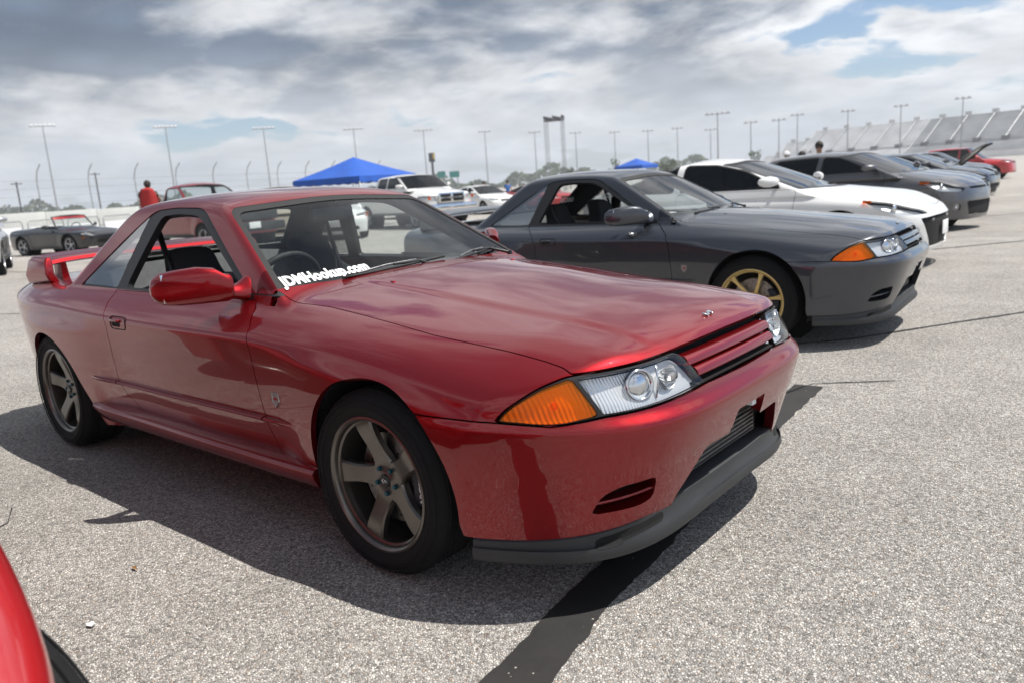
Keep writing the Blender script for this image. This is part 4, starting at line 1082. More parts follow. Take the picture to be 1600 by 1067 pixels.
    if hood and not S.get('hood_open'):
        skin('hood', *clip(*src, lambda x, y, z: hood(x, y, z) - .003), F, P, root, 0, .015, h=.012)
    elif hood:
        v = clip(*src, lambda x, y, z: hood(x, y, z) - .003); hx = S['wx0'] + .12; hz = float(S['cH'](hx))
        Rm = np.array(Matrix.Rotation(R(-S['hood_open']), 3, 'Y')).T
        o = skin('hood', *v, F, P, root, 0, .03, h=.012)
        o.matrix_local = Matrix.Translation((hx, 0, hz)) @ Matrix.Rotation(R(-S['hood_open']), 4, 'Y') @ Matrix.Translation((-hx, 0, -hz))
        boxobj('engine_bay', (.0, 0, .62), (1.3, 1.25, .12), M['dark'], root)
    for nm, f, sd in wins:
        v = clip(*clips(V0, T0, *cuts), f)
        vg = clip(*v, lambda x, y, z, f=f: f(x, y, z) - .010); vf = clip(*v, lambda x, y, z, f=f: .014 - f(x, y, z))
        for s in ((0,) if sd == 0 else (-1, 1)):
            w = skin(nm, *vg, F, M[glassname if nm != 'windscreen' else S.get('wsglass', 'tint_glass')], root, s, 0, inset=.006, h=.012)
            if w is not None: skin('window_seal', *vf, F, M['rubber'], w, s, .01, inset=.002, h=.012)
    hl = clips(*body, lambda x, y, z: z - zk - .02)
    if not S.get('open'): skin('headliner', *hl, F, M['dark'], root, 0, 0, inset=.03, h=.012)
    for nm, f, mt in lamps:
        v = clip(*clips(V0, T0, *cuts), lambda x, y, z, f=f: f(x, y, z) - .002)
        mid = np.abs(v[0][:, 1]).min() < .02 if len(v[0]) else False
        for s in ((0,) if mid else (-1, 1)):
            o = skin(nm, *v, F, M[mt], root, s, .02, inset=.004 if mt != 'dark' else .03, h=.012)
            if o is not None and mt == 'lens_glass':
                skin('lamp_reflector', *v, F, M['reflector'], o, s, 0, inset=.05, h=.012)
                c = v[0].mean(0)
                bm = bmesh.new(); bmesh.ops.create_uvsphere(bm, u_segments=16, v_segments=10, radius=min(.05, np.ptp(v[0][:, 2]) * .36)); bmesh.ops.scale(bm, vec=(.5, 1, 1), verts=bm.verts)
                b = frombm('projector_lens', bm, M['chrome'], o, smooth=True); b.location = (c[0] - .02, s * c[1], c[2])
    # dark insides so that no opening shows daylight
    cav = clips(V0, T0, lambda x, y, z: x - ar - .02, lambda x, y, z: z - .25, lambda x, y, z: S['zn'] + .02 - z)
    skin('front_liner', *cav, F, M['dark'], root, 0, 0, inset=.10, h=.012)
    boxobj('floor_pan', ((S['fo'] + S['tail']) / 2, 0, S.get('clear', .20) + .06), (S['fo'] - S['tail'] - .5, hw * 1.15, .06), M['dark'], root)
    for s in (-1, 1):
        boxobj('sill', (-wb / 2, s * (hw - .10), S.get('clear', .2) + .045), (wb - 2 * ar, .13, .09), M['black_trim'] if not S.get('psill') else P, root, .02)
        for cx in (0, -wb):
            bm = bmesh.new(); rings = [[(cx + (ar + .02) * math.cos(a), s * hw * .5, r + .01 + (ar + .02) * math.sin(a)), (cx + (ar + .02) * math.cos(a), s * (hw - .06), r + .01 + (ar + .02) * math.sin(a))] for a in np.linspace(R(-20), R(200), 18)]
            loft(bm, rings, closed=False); lw = frombm('wheel_liner', bm, M['dark'], root, smooth=True)
            bm = bmesh.new(); bmesh.ops.create_circle(bm, cap_ends=True, segments=24, radius=ar + .04, matrix=Matrix.Translation((cx, s * hw * .51, r)) @ Matrix.Rotation(R(90), 4, 'X')); frombm('liner_wall', bm, M['dark'], lw)
    for s in (-1, 1):
        for cx in (0, -wb): build_wheel(root, cx, s * (hw - .145), s, wheel, r, S.get('rim', r * .70), S.get('tw', .22), steer=S.get('steer', 0.0) if cx == 0 else 0.0, detail=detail)
    # mirrors
    mx, mz = S.get('mirror', (wx0 - .28, zk + .02))
    if S.get('mirrors', True):
        for s in (-1, 1):
            m = empty('door_mirror', (mx, s * (yb - .01), mz), 0, root); bm = bmesh.new(); rings = []
            sc_ = S.get('msc', 1.0)
            for t, xc, rx, rz in ((0, .0, .03, .04), (.1, -.005, .06, .052), (.4, -.01, .075, .064), (.75, -.02, .066, .058), (.93, -.03, .045, .04), (1, -.04, .015, .014)):
                rings.append([(xc - .10 * t + rx * math.cos(a) * (1 if math.cos(a) > 0 else .6) * sc_, s * (.05 + .20 * t * sc_), .06 + rz * math.sin(a) * sc_) for a in np.linspace(0, 2 * math.pi, 17)[:-1]])
            loft(bm, rings); bmesh.ops.recalc_face_normals(bm, faces=bm.faces); frombm('housing', bm, M[S.get('mirror_mat', paintname)], m, smooth=True)
            tubeobj('mirror_arm', [(0, s * -.01, .0), (-.005, s * .08, .05)], .022, M['black_trim'], m)
    # cabin
    if S.get('cabin', True):
        boxobj('dashboard', (wx0 - .35, 0, zk - .09), (.42, yb * 1.75, .16), M['dash'], root, .05)
        sx = S.get('seatx', (wx1 + .0) - .55)
        for s in (-1, 1): rbox_seat('front_seat', M[S.get('seatmat', 'cloth')], root, (sx, s * .36, S.get('seatz', zk - .56)), bucket=False)
        swl = empty('steering_wheel', (sx + .42, S.get('sw', .36), zk - .06), 0, root); swl.rotation_euler = (0, R(-65), 0)
        bm = bmesh.new(); tube(bm, [(.18 * math.cos(a), .18 * math.sin(a), 0) for a in np.linspace(0, 2 * math.pi, 25)], .015, 6, cap=False); frombm('wheel_ring', bm, M['rubber'], swl, smooth=True)
        boxobj('cabin_floor', ((wx0 + bx0) / 2, 0, .36), (abs(wx0 - bx0) * .8, yb * 1.8, .06), M['dark'], root)
        if S.get('rearseat', True): boxobj('rear_seat', (bx1 - .05, 0, zk - .22), (.22, yb * 1.6, .60), M['cloth'], root, .06, rot=Matrix.Rotation(R(-15), 3, 'Y'))
    return root
def place(o, pose, lab, cat='car', group=None):
    o.location = (pose[0], pose[1], 0); o.rotation_euler = (0, 0, pose[2]); return tag(o, lab, cat, group)
# ------------------------------------------------------------------ the ground
def gz(x, y):
    """paving falls away very gently towards the far right"""
    t = max(y - 4.0, 0.0); t = min(t, 220.0)
    return -.009 * (t * t / (t + 2.0) if t > 0 else 0.0)
def at(px, py, depth):
    """point seen at photo pixel (px, py) at a distance along the view axis"""
    v = _fw + _rt * ((px - 800) / FPX) - _up * ((py - 533.5) / FPX); return CAM + v * depth
def posed(o, x, y, rz, lab, cat, group=None, dz=0.0):
    o.location = (x, y, gz(x, y) + dz); o.rotation_euler[2] = rz; return tag(o, lab, cat, group)

def asphalt_mat():
    m = bpy.data.materials.new('asphalt'); m.use_nodes = True; nt = m.node_tree; b = nt.nodes['Principled BSDF']; N = nt.nodes.new; K = nt.links.new
    tc = N('ShaderNodeTexCoord')
    def vor(scale, feat='F1'):
        v = N('ShaderNodeTexVoronoi'); v.feature = feat; v.inputs['Scale'].default_value = scale; K(tc.outputs['Object'], v.inputs[0]); return v
    def noi(scale, det=4, ro=.5):
        n = N('ShaderNodeTexNoise'); n.inputs['Scale'].default_value = scale; n.inputs['Detail'].default_value = det; n.inputs['Roughness'].default_value = ro; K(tc.outputs['Object'], n.inputs[0]); return n.outputs[0]
    def mr(v, a, b_, c, d, sm=False):
        n = N('ShaderNodeMapRange'); n.inputs[1].default_value = a; n.inputs[2].default_value = b_; n.inputs[3].default_value = c; n.inputs[4].default_value = d
        if sm: n.interpolation_type = 'SMOOTHSTEP'
        K(v, n.inputs[0]); return n.outputs[0]
    def mix(f, a, b_, mode='MIX'):
        n = N('ShaderNodeMixRGB'); n.blend_type = mode
        for i, v in enumerate((f, a, b_)):
            if isinstance(v, (int, float)): n.inputs[i].default_value = v if i == 0 else (v, v, v, 1)
            elif isinstance(v, tuple): n.inputs[i].default_value = (*v, 1)
            else: K(v, n.inputs[i])
        return n.outputs[0]
    def wht(n):
        s = N('ShaderNodeSeparateXYZ'); K(n, s.inputs[0]); return s.outputs[0]
    v1 = vor(132); v2 = vor(240); e1 = vor(132, 'DISTANCE_TO_EDGE')
    # stones of pale limestone and tan chert with dark binder between them
    tone = mr(wht(v1.outputs['Color']), 0, 1, 0, 1)
    stone = mix(tone, (.35, .332, .308), (.74, .705, .655))
    s2 = N('ShaderNodeSeparateXYZ'); K(v1.outputs['Color'], s2.inputs[0])
    stone = mix(mr(s2.outputs[1], .90, .94, 0, .55), stone, (.40, .28, .19))
    stone = mix(mr(s2.outputs[2], .85, .88, 0, .6), stone, (.10, .098, .095))
    gap = mr(e1.outputs['Distance'], .02, .16, 1, 0, True)
    fine = mr(wht(v2.outputs['Color']), .1, .9, .75, 1.2)
    c = mix(mix(1.0, gap, .62, 'MULTIPLY'), stone, (.055, .052, .05))
    c = mix(1.0, c, fine, 'MULTIPLY')
    # wear: broad paler and darker drifts, oil spots
    c = mix(1.0, c, mr(noi(.35, 5, .6), .3, .7, .86, 1.12), 'MULTIPLY')
    c = mix(1.0, c, mr(noi(2.2, 5, .6), .3, .7, .90, 1.08), 'MULTIPLY')
    c = mix(mr(noi(1.1, 3, .5), .70, .76, 0, .30, True), c, (.06, .056, .053))
    K(c, b.inputs['Base Color']); b.inputs['Roughness'].default_value = .88; b.inputs['Specular IOR Level'].default_value = .25
    hgt = N('ShaderNodeMath'); hgt.operation = 'ADD'; K(mr(e1.outputs['Distance'], 0, .3, 0, 1, True), hgt.inputs[0]); K(mr(wht(v1.outputs['Color']), 0, 1, 0, .7), hgt.inputs[1])
    bp = N('ShaderNodeBump'); bp.inputs['Strength'].default_value = .9; bp.inputs['Distance'].default_value = .0035; K(hgt.outputs[0], bp.inputs['Height']); K(bp.outputs[0], b.inputs['Normal'])
    M['asphalt'] = m; return m
asphalt_mat()
def tar_mat():
    m = mat('tar', (.022, .021, .021), .6, bump=.6, bscale=40); nt = m.node_tree; b = nt.nodes['Principled BSDF']
    tc = nt.nodes.new('ShaderNodeTexCoord'); v = nt.nodes.new('ShaderNodeTexVoronoi'); v.inputs['Scale'].default_value = 75; nt.links.new(tc.outputs['Object'], v.inputs[0])
    sx = nt.nodes.new('ShaderNodeSeparateXYZ'); nt.links.new(v.outputs['Color'], sx.inputs[0])
    a = nt.nodes.new('ShaderNodeMapRange'); a.inputs[1].default_value = .972; a.inputs[2].default_value = .98; nt.links.new(sx.outputs[0], a.inputs[0])
    c = nt.nodes.new('ShaderNodeMapRange'); c.inputs[1].default_value = .32; c.inputs[2].default_value = .22; nt.links.new(v.outputs['Distance'], c.inputs[0])
    k = nt.nodes.new('ShaderNodeMath'); k.operation = 'MULTIPLY'; nt.links.new(a.outputs[0], k.inputs[0]); nt.links.new(c.outputs[0], k.inputs[1])
    n = nt.nodes.new('ShaderNodeTexNoise'); n.inputs['Scale'].default_value = 7; n.inputs['Detail'].default_value = 7; nt.links.new(tc.outputs['Object'], n.inputs[0])
    g = nt.nodes.new('ShaderNodeMixRGB'); g.inputs[1].default_value = (.014, .0135, .0135, 1); g.inputs[2].default_value = (.040, .038, .036, 1); nt.links.new(n.outputs[0], g.inputs[0])
    x = nt.nodes.new('ShaderNodeMixRGB'); x.inputs[2].default_value = (.34, .32, .29, 1); nt.links.new(k.outputs[0], x.inputs[0]); nt.links.new(g.outputs[0], x.inputs[1]); nt.links.new(x.outputs[0], b.inputs['Base Color'])
tar_mat()
mat('grass', (.055, .085, .02), .95, var=.35, vscale=.2)
def build_ground():
    xs = [-1800, -600, -250, -120, -60, -30, -10, 0, 10, 60, 300, 1500]; ys = [-1500, -300, -60, -10, 0] + [4 + .5 * k for k in range(12)] + [12, 20, 40, 80, 160, 224, 300, 700, 2500]
    V = [(x, y, gz(x, y)) for x in xs for y in ys]; n = len(ys)
    Fq = [(i * n + j, (i + 1) * n + j, (i + 1) * n + j + 1, i * n + j + 1) for i in range(len(xs) - 1) for j in range(n - 1)]
    tag(raw('ground', V, Fq, M['asphalt'], smooth=True), kind='structure')
build_ground()
def strip(name, pts, w, mat_, seed=0, jag=.25, dz=.004):
    """irregular sealed seam lying on the paving"""
    rnd = random.Random(seed); L = []; Rr = []
    P = [np.array(p, float) for p in pts]; fine = []
    for a, b in zip(P, P[1:]):
        k = max(2, int(np.linalg.norm(b - a) / .022))
        fine += [a + (b - a) * i / k for i in range(k)]
    fine.append(P[-1]); a1 = a2 = 0
    for i, p in enumerate(fine):
        d = fine[min(i + 1, len(fine) - 1)] - fine[max(i - 1, 0)]; d /= np.linalg.norm(d); nrm = np.array([-d[1], d[0]])
        a1 = a1 * .75 + rnd.uniform(-1, 1) * .5; a2 = a2 * .75 + rnd.uniform(-1, 1) * .5
        L.append(p + nrm * w / 2 * (1 + jag * a1)); Rr.append(p - nrm * w / 2 * (1 + jag * a2))
    V = [(q[0], q[1], gz(q[0], q[1]) + dz) for q in L] + [(q[0], q[1], gz(q[0], q[1]) + dz) for q in Rr]; n = len(L)
    return tag(raw(name, V, [(i, i + 1, n + i + 1, n + i)[::-1] for i in range(n - 1)], mat_), kind='structure')
strip('tar_seam', [(.76, -2.1), (.735, -1.03), (.66, -.615), (.62, -.2), (.50, .9), (.42, 2.0)], .155, M['tar'], 1, .13)
strip('tar_seam', [(-1.6, 2.05), (-.9, 2.6), (-.2, 2.85), (.25, 3.3), (1.12, 4.71), (3, 7.7)], .030, M['tar'], 2, .5)
strip('tar_seam', [(-3, 6.5), (-.63, 9.35), (.38, 10.7), (3, 14)], .05, M['tar'], 3, .5)
strip('tar_seam', [(-40, -2.0), (-12, .2), (-9.4, 1.34), (-7.5, 1.2)], .03, M['tar'], 4, .6)
strip('tar_seam', [(-60, 3), (-16, 4.2), (-9, 5.5), (-6, 7)], .04, M['tar'], 5, .6)
strip('tar_seam', [(-2, 15), (1, 19), (4, 24)], .05, M['tar'], 6, .5)
strip('hairline_crack', [(-1.9, -1.35), (-1.72, -1.42), (-1.66, -1.55), (-1.5, -1.62)], .008, M['tar'], 7, .8)
strip('hairline_crack', [(.1, 1.55), (.35, 1.75), (.42, 2.05), (.8, 2.3)], .012, M['tar'], 9, .8)

# ------------------------------------------------------------------ the two square-lamped coupes
gtr = build_gtr('parked_coupe')
def small_marks(root):
    pass
g2 = copy_tree(gtr, None, {'candy_red': M['gunmetal']})
gtr_wheels(gtr, ('five', 'bronze_wheel'), R(-90))
gtr_wheels(g2, ('six', 'gold_wheel'), R(20), .318)
tag(gtr, 'glossy dark red two-door coupe with bronze five-spoke wheels, nearest to the camera', 'car', 'cars parked in the front row')
g2.location = (-.3356, 3.6752, gz(0, 3.7)); g2.rotation_euler = (0, 0, .0578)
tag(g2, 'dark grey two-door coupe with gold six-spoke wheels beside the dark red coupe', 'car', 'cars parked in the front row')

# sticker along the foot of the red car's screen
def ws_pt(y, z): return Vector((-.545 - .105 * (y / .717) ** 2 - (z - .92) * 1.80 - .25 * (z - .92) ** 2, y, z))
def screen_text(parent, s, y0, z0, y1, z1, size):
    a = ws_pt(y0, z0); b = ws_pt(y1, z1); X = (b - a).normalized(); m = (a + b) / 2; up = (ws_pt((y0 + y1) / 2, (z0 + z1) / 2 + .05) - ws_pt((y0 + y1) / 2, (z0 + z1) / 2)).normalized()
    Z = X.cross(up).normalized(); Y = Z.cross(X)
    Mx = Matrix(((X.x, Y.x, Z.x, 0), (X.y, Y.y, Z.y, 0), (X.z, Y.z, Z.z, 0), (0, 0, 0, 1)))
    return text('screen_lettering', s, size, M['white_print'], parent, matrix=Matrix.Translation(m + Z * .004) @ Mx @ Matrix.Diagonal((.60, 1, 1, 1)), bold=.0045, ext=.0003, space=1.06, shear=.1)
screen_text(gtr, 'JDMHookup.com', -.665, .922, -.265, .940, .088)
# note on the grey car's dash, emblem text on its seats
o = boxobj('dash_card', (-.80, -.40, .935), (.07, .10, .004), M['white_print'], g2)
for s in (-1, 1):
    text('seat_lettering', 'RECARO', .055, M['white_print'], g2, matrix=Matrix.Translation((-1.79, s * .36, 1.055)) @ Matrix(((0, .30, .95, 0), (1, 0, 0, 0), (0, .95, -.30, 0), (0, 0, 0, 1))), bold=.001)
# coloured slats of a device seen through the far quarter window are left to the cars behind

# ------------------------------------------------------------------ vehicles behind and beside
def sedan(**k):
    d = dict(fo=.93, wb=2.72, ro=1.02, hw=.90, rh=1.45, zn=.74, zk=1.02, zd=1.03, wx0=-.42, wx1=-1.30, bx1=-2.50, bx0=-3.05, r=.325)
    d.update(k); S = d
    zk, rh, x0, x1, b1, b0 = S['zk'], S['rh'], S['wx0'], S['wx1'], S['bx1'], S['bx0']
    S.setdefault('side', [('door_window', [(x0 - .28, zk + .01), (x1 - .08, rh - .11), (-1.62, rh - .085), (-1.64, zk)]), ('door_window', [(-1.72, zk), (-1.70, rh - .085), (b1 + .25, rh - .105), (b0 + .45, zk + .03)])])
    S.setdefault('panels', [('front_door', [(x0 - .10, zk - .02), (-.50, .34), (-1.68, .30), (-1.68, zk - .02)]), ('rear_door', [(-1.69, zk - .02), (-1.69, .30), (-2.30, .34), (-2.42, .62), (-2.60, zk - .02)])])
    S.setdefault('hoodline', [(x0 + .10, -.70), (.30, -.66), (S['fo'] - .16, -.50), (S['fo'] - .10, 0), (S['fo'] - .16, .50), (.30, .66), (x0 + .10, .70)])
    nz = S['zn']
    S.setdefault('marks', [
        ('headlamp', 'yz', [(.46, nz - .09), (.50, nz - .01), (.84, nz + .05), (.86, nz - .02), (.80, nz - .09)], 'lens_glass', lambda x, y, z: x - .35),
        ('grille', 'yz', [(-.40, nz - .13), (.40, nz - .13), (.42, nz - .03), (-.42, nz - .03)], 'dark', lambda x, y, z: x - .3),
        ('lower_intake', 'yz', [(-.55, .28), (.55, .28), (.50, .40), (-.50, .40)], 'dark', lambda x, y, z: x - .3),
        ('tail_lamp', 'yz', [(.45, .78), (.45, .92), (.86, .94), (.86, .80)], 'red_lens', lambda x, y, z: -(S['wb'] + S['ro']) + .5 - x)])
    return S
def plate(root, x, z, w=.31, h=.155, words=None):
    p = boxobj('licence_plate', (x, 0, z), (.008, w, h), M['white_print'], root, .002)
    return p

# white coupe
S = sedan(fo=.95, wb=2.67, ro=1.0, hw=.90, rh=1.405, zn=.735, zk=.995, zd=1.05, wx0=-.45, wx1=-1.42, bx1=-2.15, bx0=-3.15, r=.33, slope=.35, bulge=.012,
          side=[('door_window', [(-.66, .985), (-1.15, 1.225), (-1.55, 1.318), (-1.98, 1.338), (-2.02, .985)]), ('quarter_window', [(-2.10, .985), (-2.07, 1.337), (-2.40, 1.315), (-2.85, 1.19), (-2.95, 1.08), (-2.80, 1.0)])],
          panels=[('door', [(-.50, .97), (-.56, .34), (-2.02, .30), (-2.05, .97)])],
          marks=[('headlamp', 'xz', [(.22, .815), (.50, .775), (.80, .675), (.87, .625), (.62, .625), (.42, .70)], 'lens_glass', lambda x, y, z: y - .40),
                 ('grille', 'yz', [(-.50, .25), (.50, .25), (.66, .58), (.40, .60), (-.40, .60), (-.66, .58)], 'dark', lambda x, y, z: x - .4)],
          nk=.07, corner=(.06, .34, 4.0), roof=[(-.9, 1.24), (-1.3, 1.355), (-1.75, 1.405), (-2.2, 1.385), (-2.7, 1.27), (-3.2, 1.10)])
wc = gen_car('white_coupe', S, 'white_paint', .02, 'dark_glass', ('ten', 'silver_wheel'))
posed(wc, -1.0, 7.80, .03, 'white coupe with black tinted side windows behind the dark grey coupe', 'car', 'cars parked in the front row')
p = plate(wc, .945, .44)
boxobj('grille_bar', (.88, 0, .55), (.03, .90, .035), M['graphite'], wc, .01); boxobj('grille_bar', (.86, 0, .36), (.03, .80, .02), M['black_trim'], wc, .006)
for s in (-1, 1): boxobj('side_marker', (.30, s * .868, .79), (.09, .02, .03), M['amber_lens'], wc, .006)
# graphite hatchback
S = sedan(fo=.90, wb=2.65, ro=.78, hw=.91, rh=1.48, zn=.80, zk=1.06, zd=1.10, wx0=-.28, wx1=-1.22, bx1=-2.80, bx0=-3.25, r=.325, nk=.06, corner=(.06, .34, 3.6),
          marks=[('headlamp', 'xz', [(.18, .875), (.48, .845), (.80, .715), (.78, .66), (.50, .70)], 'lens_glass', lambda x, y, z: y - .38),
                 ('lower_intake', 'yz', [(-.42, .26), (.42, .26), (.50, .50), (-.50, .50)], 'dark', lambda x, y, z: x - .3),
                 ('fog_lamp', 'yz', [(.60, .36), (.60, .46), (.72, .47), (.72, .37)], 'lens_glass', lambda x, y, z: x - .3),
                 ('grille', 'yz', [(-.34, .70), (.34, .70), (.36, .735), (-.36, .735)], 'dark', lambda x, y, z: x - .3)])
gh = gen_car('grey_hatchback', S, 'graphite', .022, 'dark_glass', ('wide', 'silver_wheel'))
posed(gh, -1.42, 13.3, -.18, 'graphite grey hatchback with round fog lamp behind the white coupe', 'car', 'cars parked in the front row')
for s in (-1, 1): boxobj('turn_lamp', (.30, s * .875, .84), (.16, .03, .04), M['amber_lens'], gh, .01)
# slate saloon
sl = gen_car('slate_saloon', sedan(rh=1.44), 'slate', .028, 'dark_glass')
posed(sl, -2.38, 19.4, -.05, 'dark slate saloon between the grey hatchback and the car with raised bonnet', 'car', 'cars parked in the front row')
for s in (-1, 1): boxobj('side_marker', (.60, s * .86, .66), (.12, .03, .05), M['amber_lens'], sl, .01)
# black saloon with its bonnet up
bo = gen_car('black_saloon', sedan(rh=1.50, zk=1.06, hood_open=48, zn=.76), 'black_paint', .03, 'tint_glass')
posed(bo, -3.24, 27.0, 0, 'black saloon with its bonnet propped open in the front row', 'car', 'cars parked in the front row')
# black long car behind
bl_ = gen_car('black_wagon', sedan(rh=1.62, zk=1.10, zd=1.14, bx1=-3.1, bx0=-3.5, zn=.82, hw=.92), 'black_paint', .035, 'dark_glass')
posed(bl_, -5.0, 38.0, -.02, 'black wagon with round headlamps behind the raised bonnet', 'car', 'cars parked in the front row')
si = gen_car('silver_coupe', sedan(rh=1.32, fo=.95, zn=.66, zk=.93, zd=.93, wb=2.6, bx0=-2.95, bx1=-2.1), 'silver_paint', .035, 'dark_glass', ('ten', 'silver_wheel'))
posed(si, -6.7, 55.0, .0, 'low silver sports coupe at the far end of the front row', 'car', 'cars parked in the front row')
rv = gen_car('red_suv', sedan(rh=1.86, zk=1.18, zd=1.20, bx1=-3.3, bx0=-3.6, zn=.98, hw=.96, r=.37, clear=.32, tumble=.22), 'bright_red', .035, 'dark_glass')
_p = at(1556, 262, 43.0); posed(rv, _p[0], _p[1], -.03, 'tall red sport utility car behind the row of parked cars', 'car')

def again(src, x, y, rz, lab, mats=None, group='cars parked in the front row'):
    c = copy_tree(src, None, mats); posed(c, x, y, rz, lab, 'car', group); return c
again(sl, -1.9, 16.3, -.08, 'black saloon just behind the graphite hatchback', {'slate': M['black_paint']})
again(gh, -2.7, 23.0, -.04, 'dark slate hatchback just before the saloon with raised bonnet', {'graphite': M['slate']})
again(sl, -3.9, 31.5, -.02, 'grey saloon directly behind the saloon with raised bonnet', {'slate': M['graphite']})
again(si, -7.6, 61.0, .02, 'white sports coupe beyond the silver one at the end of the row', {'silver_paint': M['white_paint']})

# pickups
def pickup(**k):
    d = dict(fo=.80, wb=3.0, ro=1.05, hw=.90, rh=1.85, zn=1.08, zk=1.30, zd=1.28, wx0=-.55, wx1=-1.25, bx1=-2.02, bx0=-2.10, r=.40, clear=.48, tumble=.28, noback=False, rearseat=False, zs=1.0, shk=.05, edge=.02)
    d.update(k); S = d
    S.setdefault('H', [(S['fo'] + .02, S['zn'] - .03), (S['fo'] - .10, S['zn'] + .02), (S['wx0'], S['zk']), (S['wx0'] - .4, S['zk']), (S['bx0'], S['zd']), (-(S['wb'] + S['ro']), S['zd'])])
    S['bed'] = (-(S['wb'] + S['ro']) + .07, S['bx0'] - .10, S['hw'] - .10, S['zd'] - .50)
    S['N'] = [(.3, S['fo'] - .04), (.5, S['fo'] + .02), (.62, S['fo'] + .02), (.66, S['fo'] - .03), (S['zn'] - .05, S['fo'] - .05), (S['zn'] + .2, S['fo'] - .3)]
    S['corner'] = (.05, .16, 6)
    S.setdefault('side', [('door_window', [(S['wx0'] - .22, S['zk'] + .02), (S['wx1'] - .06, S['rh'] - .12), (S['bx1'] + .12, S['rh'] - .11), (S['bx1'] + .08, S['zk'] + .01)])])
    S.setdefault('panels', [('door', [(S['wx0'] + .0, S['zk'] - .02), (S['wx0'] - .02, .60), (S['bx1'] + .04, .58), (S['bx1'] + .04, S['zk'] - .02)])])
    S['hoodline'] = [(S['wx0'] + .08, -.66), (S['fo'] - .12, -.66), (S['fo'] - .12, .66), (S['wx0'] + .08, .66)]
    nz = S['zn']
    S.setdefault('marks', [('headlamp', 'yz', [(.56, nz - .22), (.56, nz - .06), (.84, nz - .05), (.84, nz - .22)], 'lens_glass', lambda x, y, z: x - .2),
                           ('grille', 'yz', [(-.50, nz - .28), (.50, nz - .28), (.50, nz - .06), (-.50, nz - .06)], 'dark', lambda x, y, z: x - .2)])
    return S
rp = gen_car('red_pickup', pickup(wsglass='clear_glass'), 'truck_red', .03, 'clear_glass', ('wide', 'silver_wheel'))
posed(rp, -16.2, 8.35, .0, 'old red pickup truck with a black front end and a person sitting in its bed', 'pickup truck')
bm = bmesh.new(); box(bm, (.86, 0, .66), (.16, 1.74, .22), None, .04); b_ = frombm('front_bumper', bm, M['black_plastic'], rp, angle=40)
boxobj('grille_guard', (.80, 0, .95), (.06, 1.5, .26), M['black_plastic'], rp, .02); plate(rp, .946, .70)
wp = gen_car('white_pickup', pickup(fo=.95, wb=3.55, ro=1.2, hw=1.0, rh=1.93, zn=1.20, zk=1.42, zd=1.42, wx0=-.45, wx1=-1.25, bx1=-2.85, bx0=-2.95, r=.41, wsglass='tint_glass',
     side=[('door_window', [(-.72, 1.44), (-1.36, 1.81), (-1.92, 1.82), (-1.94, 1.43)]), ('door_window', [(-2.02, 1.43), (-2.0, 1.82), (-2.62, 1.81), (-2.70, 1.44)])],
     panels=[('front_door', [(-.48, 1.40), (-.50, .60), (-1.97, .58), (-1.97, 1.40)]), ('rear_door', [(-1.98, 1.40), (-1.98, .58), (-2.80, .60), (-2.84, 1.40)])],
     marks=[('headlamp', 'yz', [(.60, .92), (.60, 1.10), (.96, 1.12), (.96, .94)], 'lens_glass', lambda x, y, z: x - .2)], seatz=.86), 'white_paint', .03, 'tint_glass')
posed(wp, -17.9, 17.3, -.22, 'white crew-cab pickup truck with a chrome crosshair grille under the blue canopy', 'pickup truck')
gr = empty('grille', (0, 0, 0), 0, wp)
bm = bmesh.new(); box(bm, (.935, 0, 1.02), (.05, 1.06, .34), None, .02); frombm('grille_surround', bm, M['chrome'], gr, angle=40)
for sy in (-.255, .255):
    for sz in (.945, 1.095): boxobj('grille_mesh', (.962, sy, sz), (.012, .42, .105), M['dark'], gr, .004)
bm = bmesh.new(); box(bm, (.99, 0, .70), (.14, 1.92, .24), None, .05); frombm('front_bumper', bm, M['chrome'], wp, angle=40)
for s in (-1, 1): boxobj('turn_lamp', (.90, s * .88, 1.03), (.08, .06, .10), M['amber_lens'], wp, .01)
# white saloon, red coupe, beige van, white hatch
ws_ = gen_car('white_saloon', sedan(rh=1.46, hw=.93), 'white_paint', .035, 'tint_glass')
posed(ws_, -24.0, 27.6, -.27, 'white saloon parked beyond the white pickup truck', 'car')
rc = gen_car('red_sports_coupe', sedan(rh=1.34, zk=.95, zd=.98, zn=.70, bx1=-2.2, bx0=-3.1, side=[('door_window', [(-.66, .95), (-1.4, 1.25), (-2.0, 1.27), (-2.6, 1.10), (-2.7, .99)])], panels=[('door', [(-.5, .93), (-.55, .34), (-1.9, .3), (-1.95, .93)])]), 'bright_red', .03, 'tint_glass')
posed(rc, -21.5, 27.5 + 1.6, -.23, 'bright red coupe seen behind the rear pillar of the dark grey coupe', 'car')
bv = gen_car('beige_van', sedan(rh=1.75, zk=1.15, zd=1.16, bx1=-3.5, bx0=-3.75, zn=.90, hw=.95, wx0=-.1, wx1=-1.0, tumble=.25), 'beige_paint', .035, 'dark_glass')
posed(bv, -19.8, 12.2, -.6, 'beige minivan parked behind the front of the red pickup truck', 'van')
wh = gen_car('white_hatchback', sedan(rh=1.46, ro=.80, bx1=-2.7, bx0=-3.2), 'white_paint', .03, 'tint_glass')
_p = at(528, 352, 23.5); posed(wh, _p[0], _p[1], -.55, 'white hatchback seen through the windscreen of the dark red coupe', 'car')
for s in (-1, 1): boxobj('turn_lamp', (.62, s * .84, .74), (.16, .05, .07), M['amber_lens'], wh, .01)
su = gen_car('silver_suv', sedan(rh=1.75, zk=1.15, zd=1.16, bx1=-3.2, bx0=-3.5, zn=.95, hw=.93, r=.37, clear=.30), 'silver_paint', .03, 'tint_glass')
posed(su, -18.55, 2.90, -.35, 'silver sport utility car cut off by the left edge of the picture', 'car')
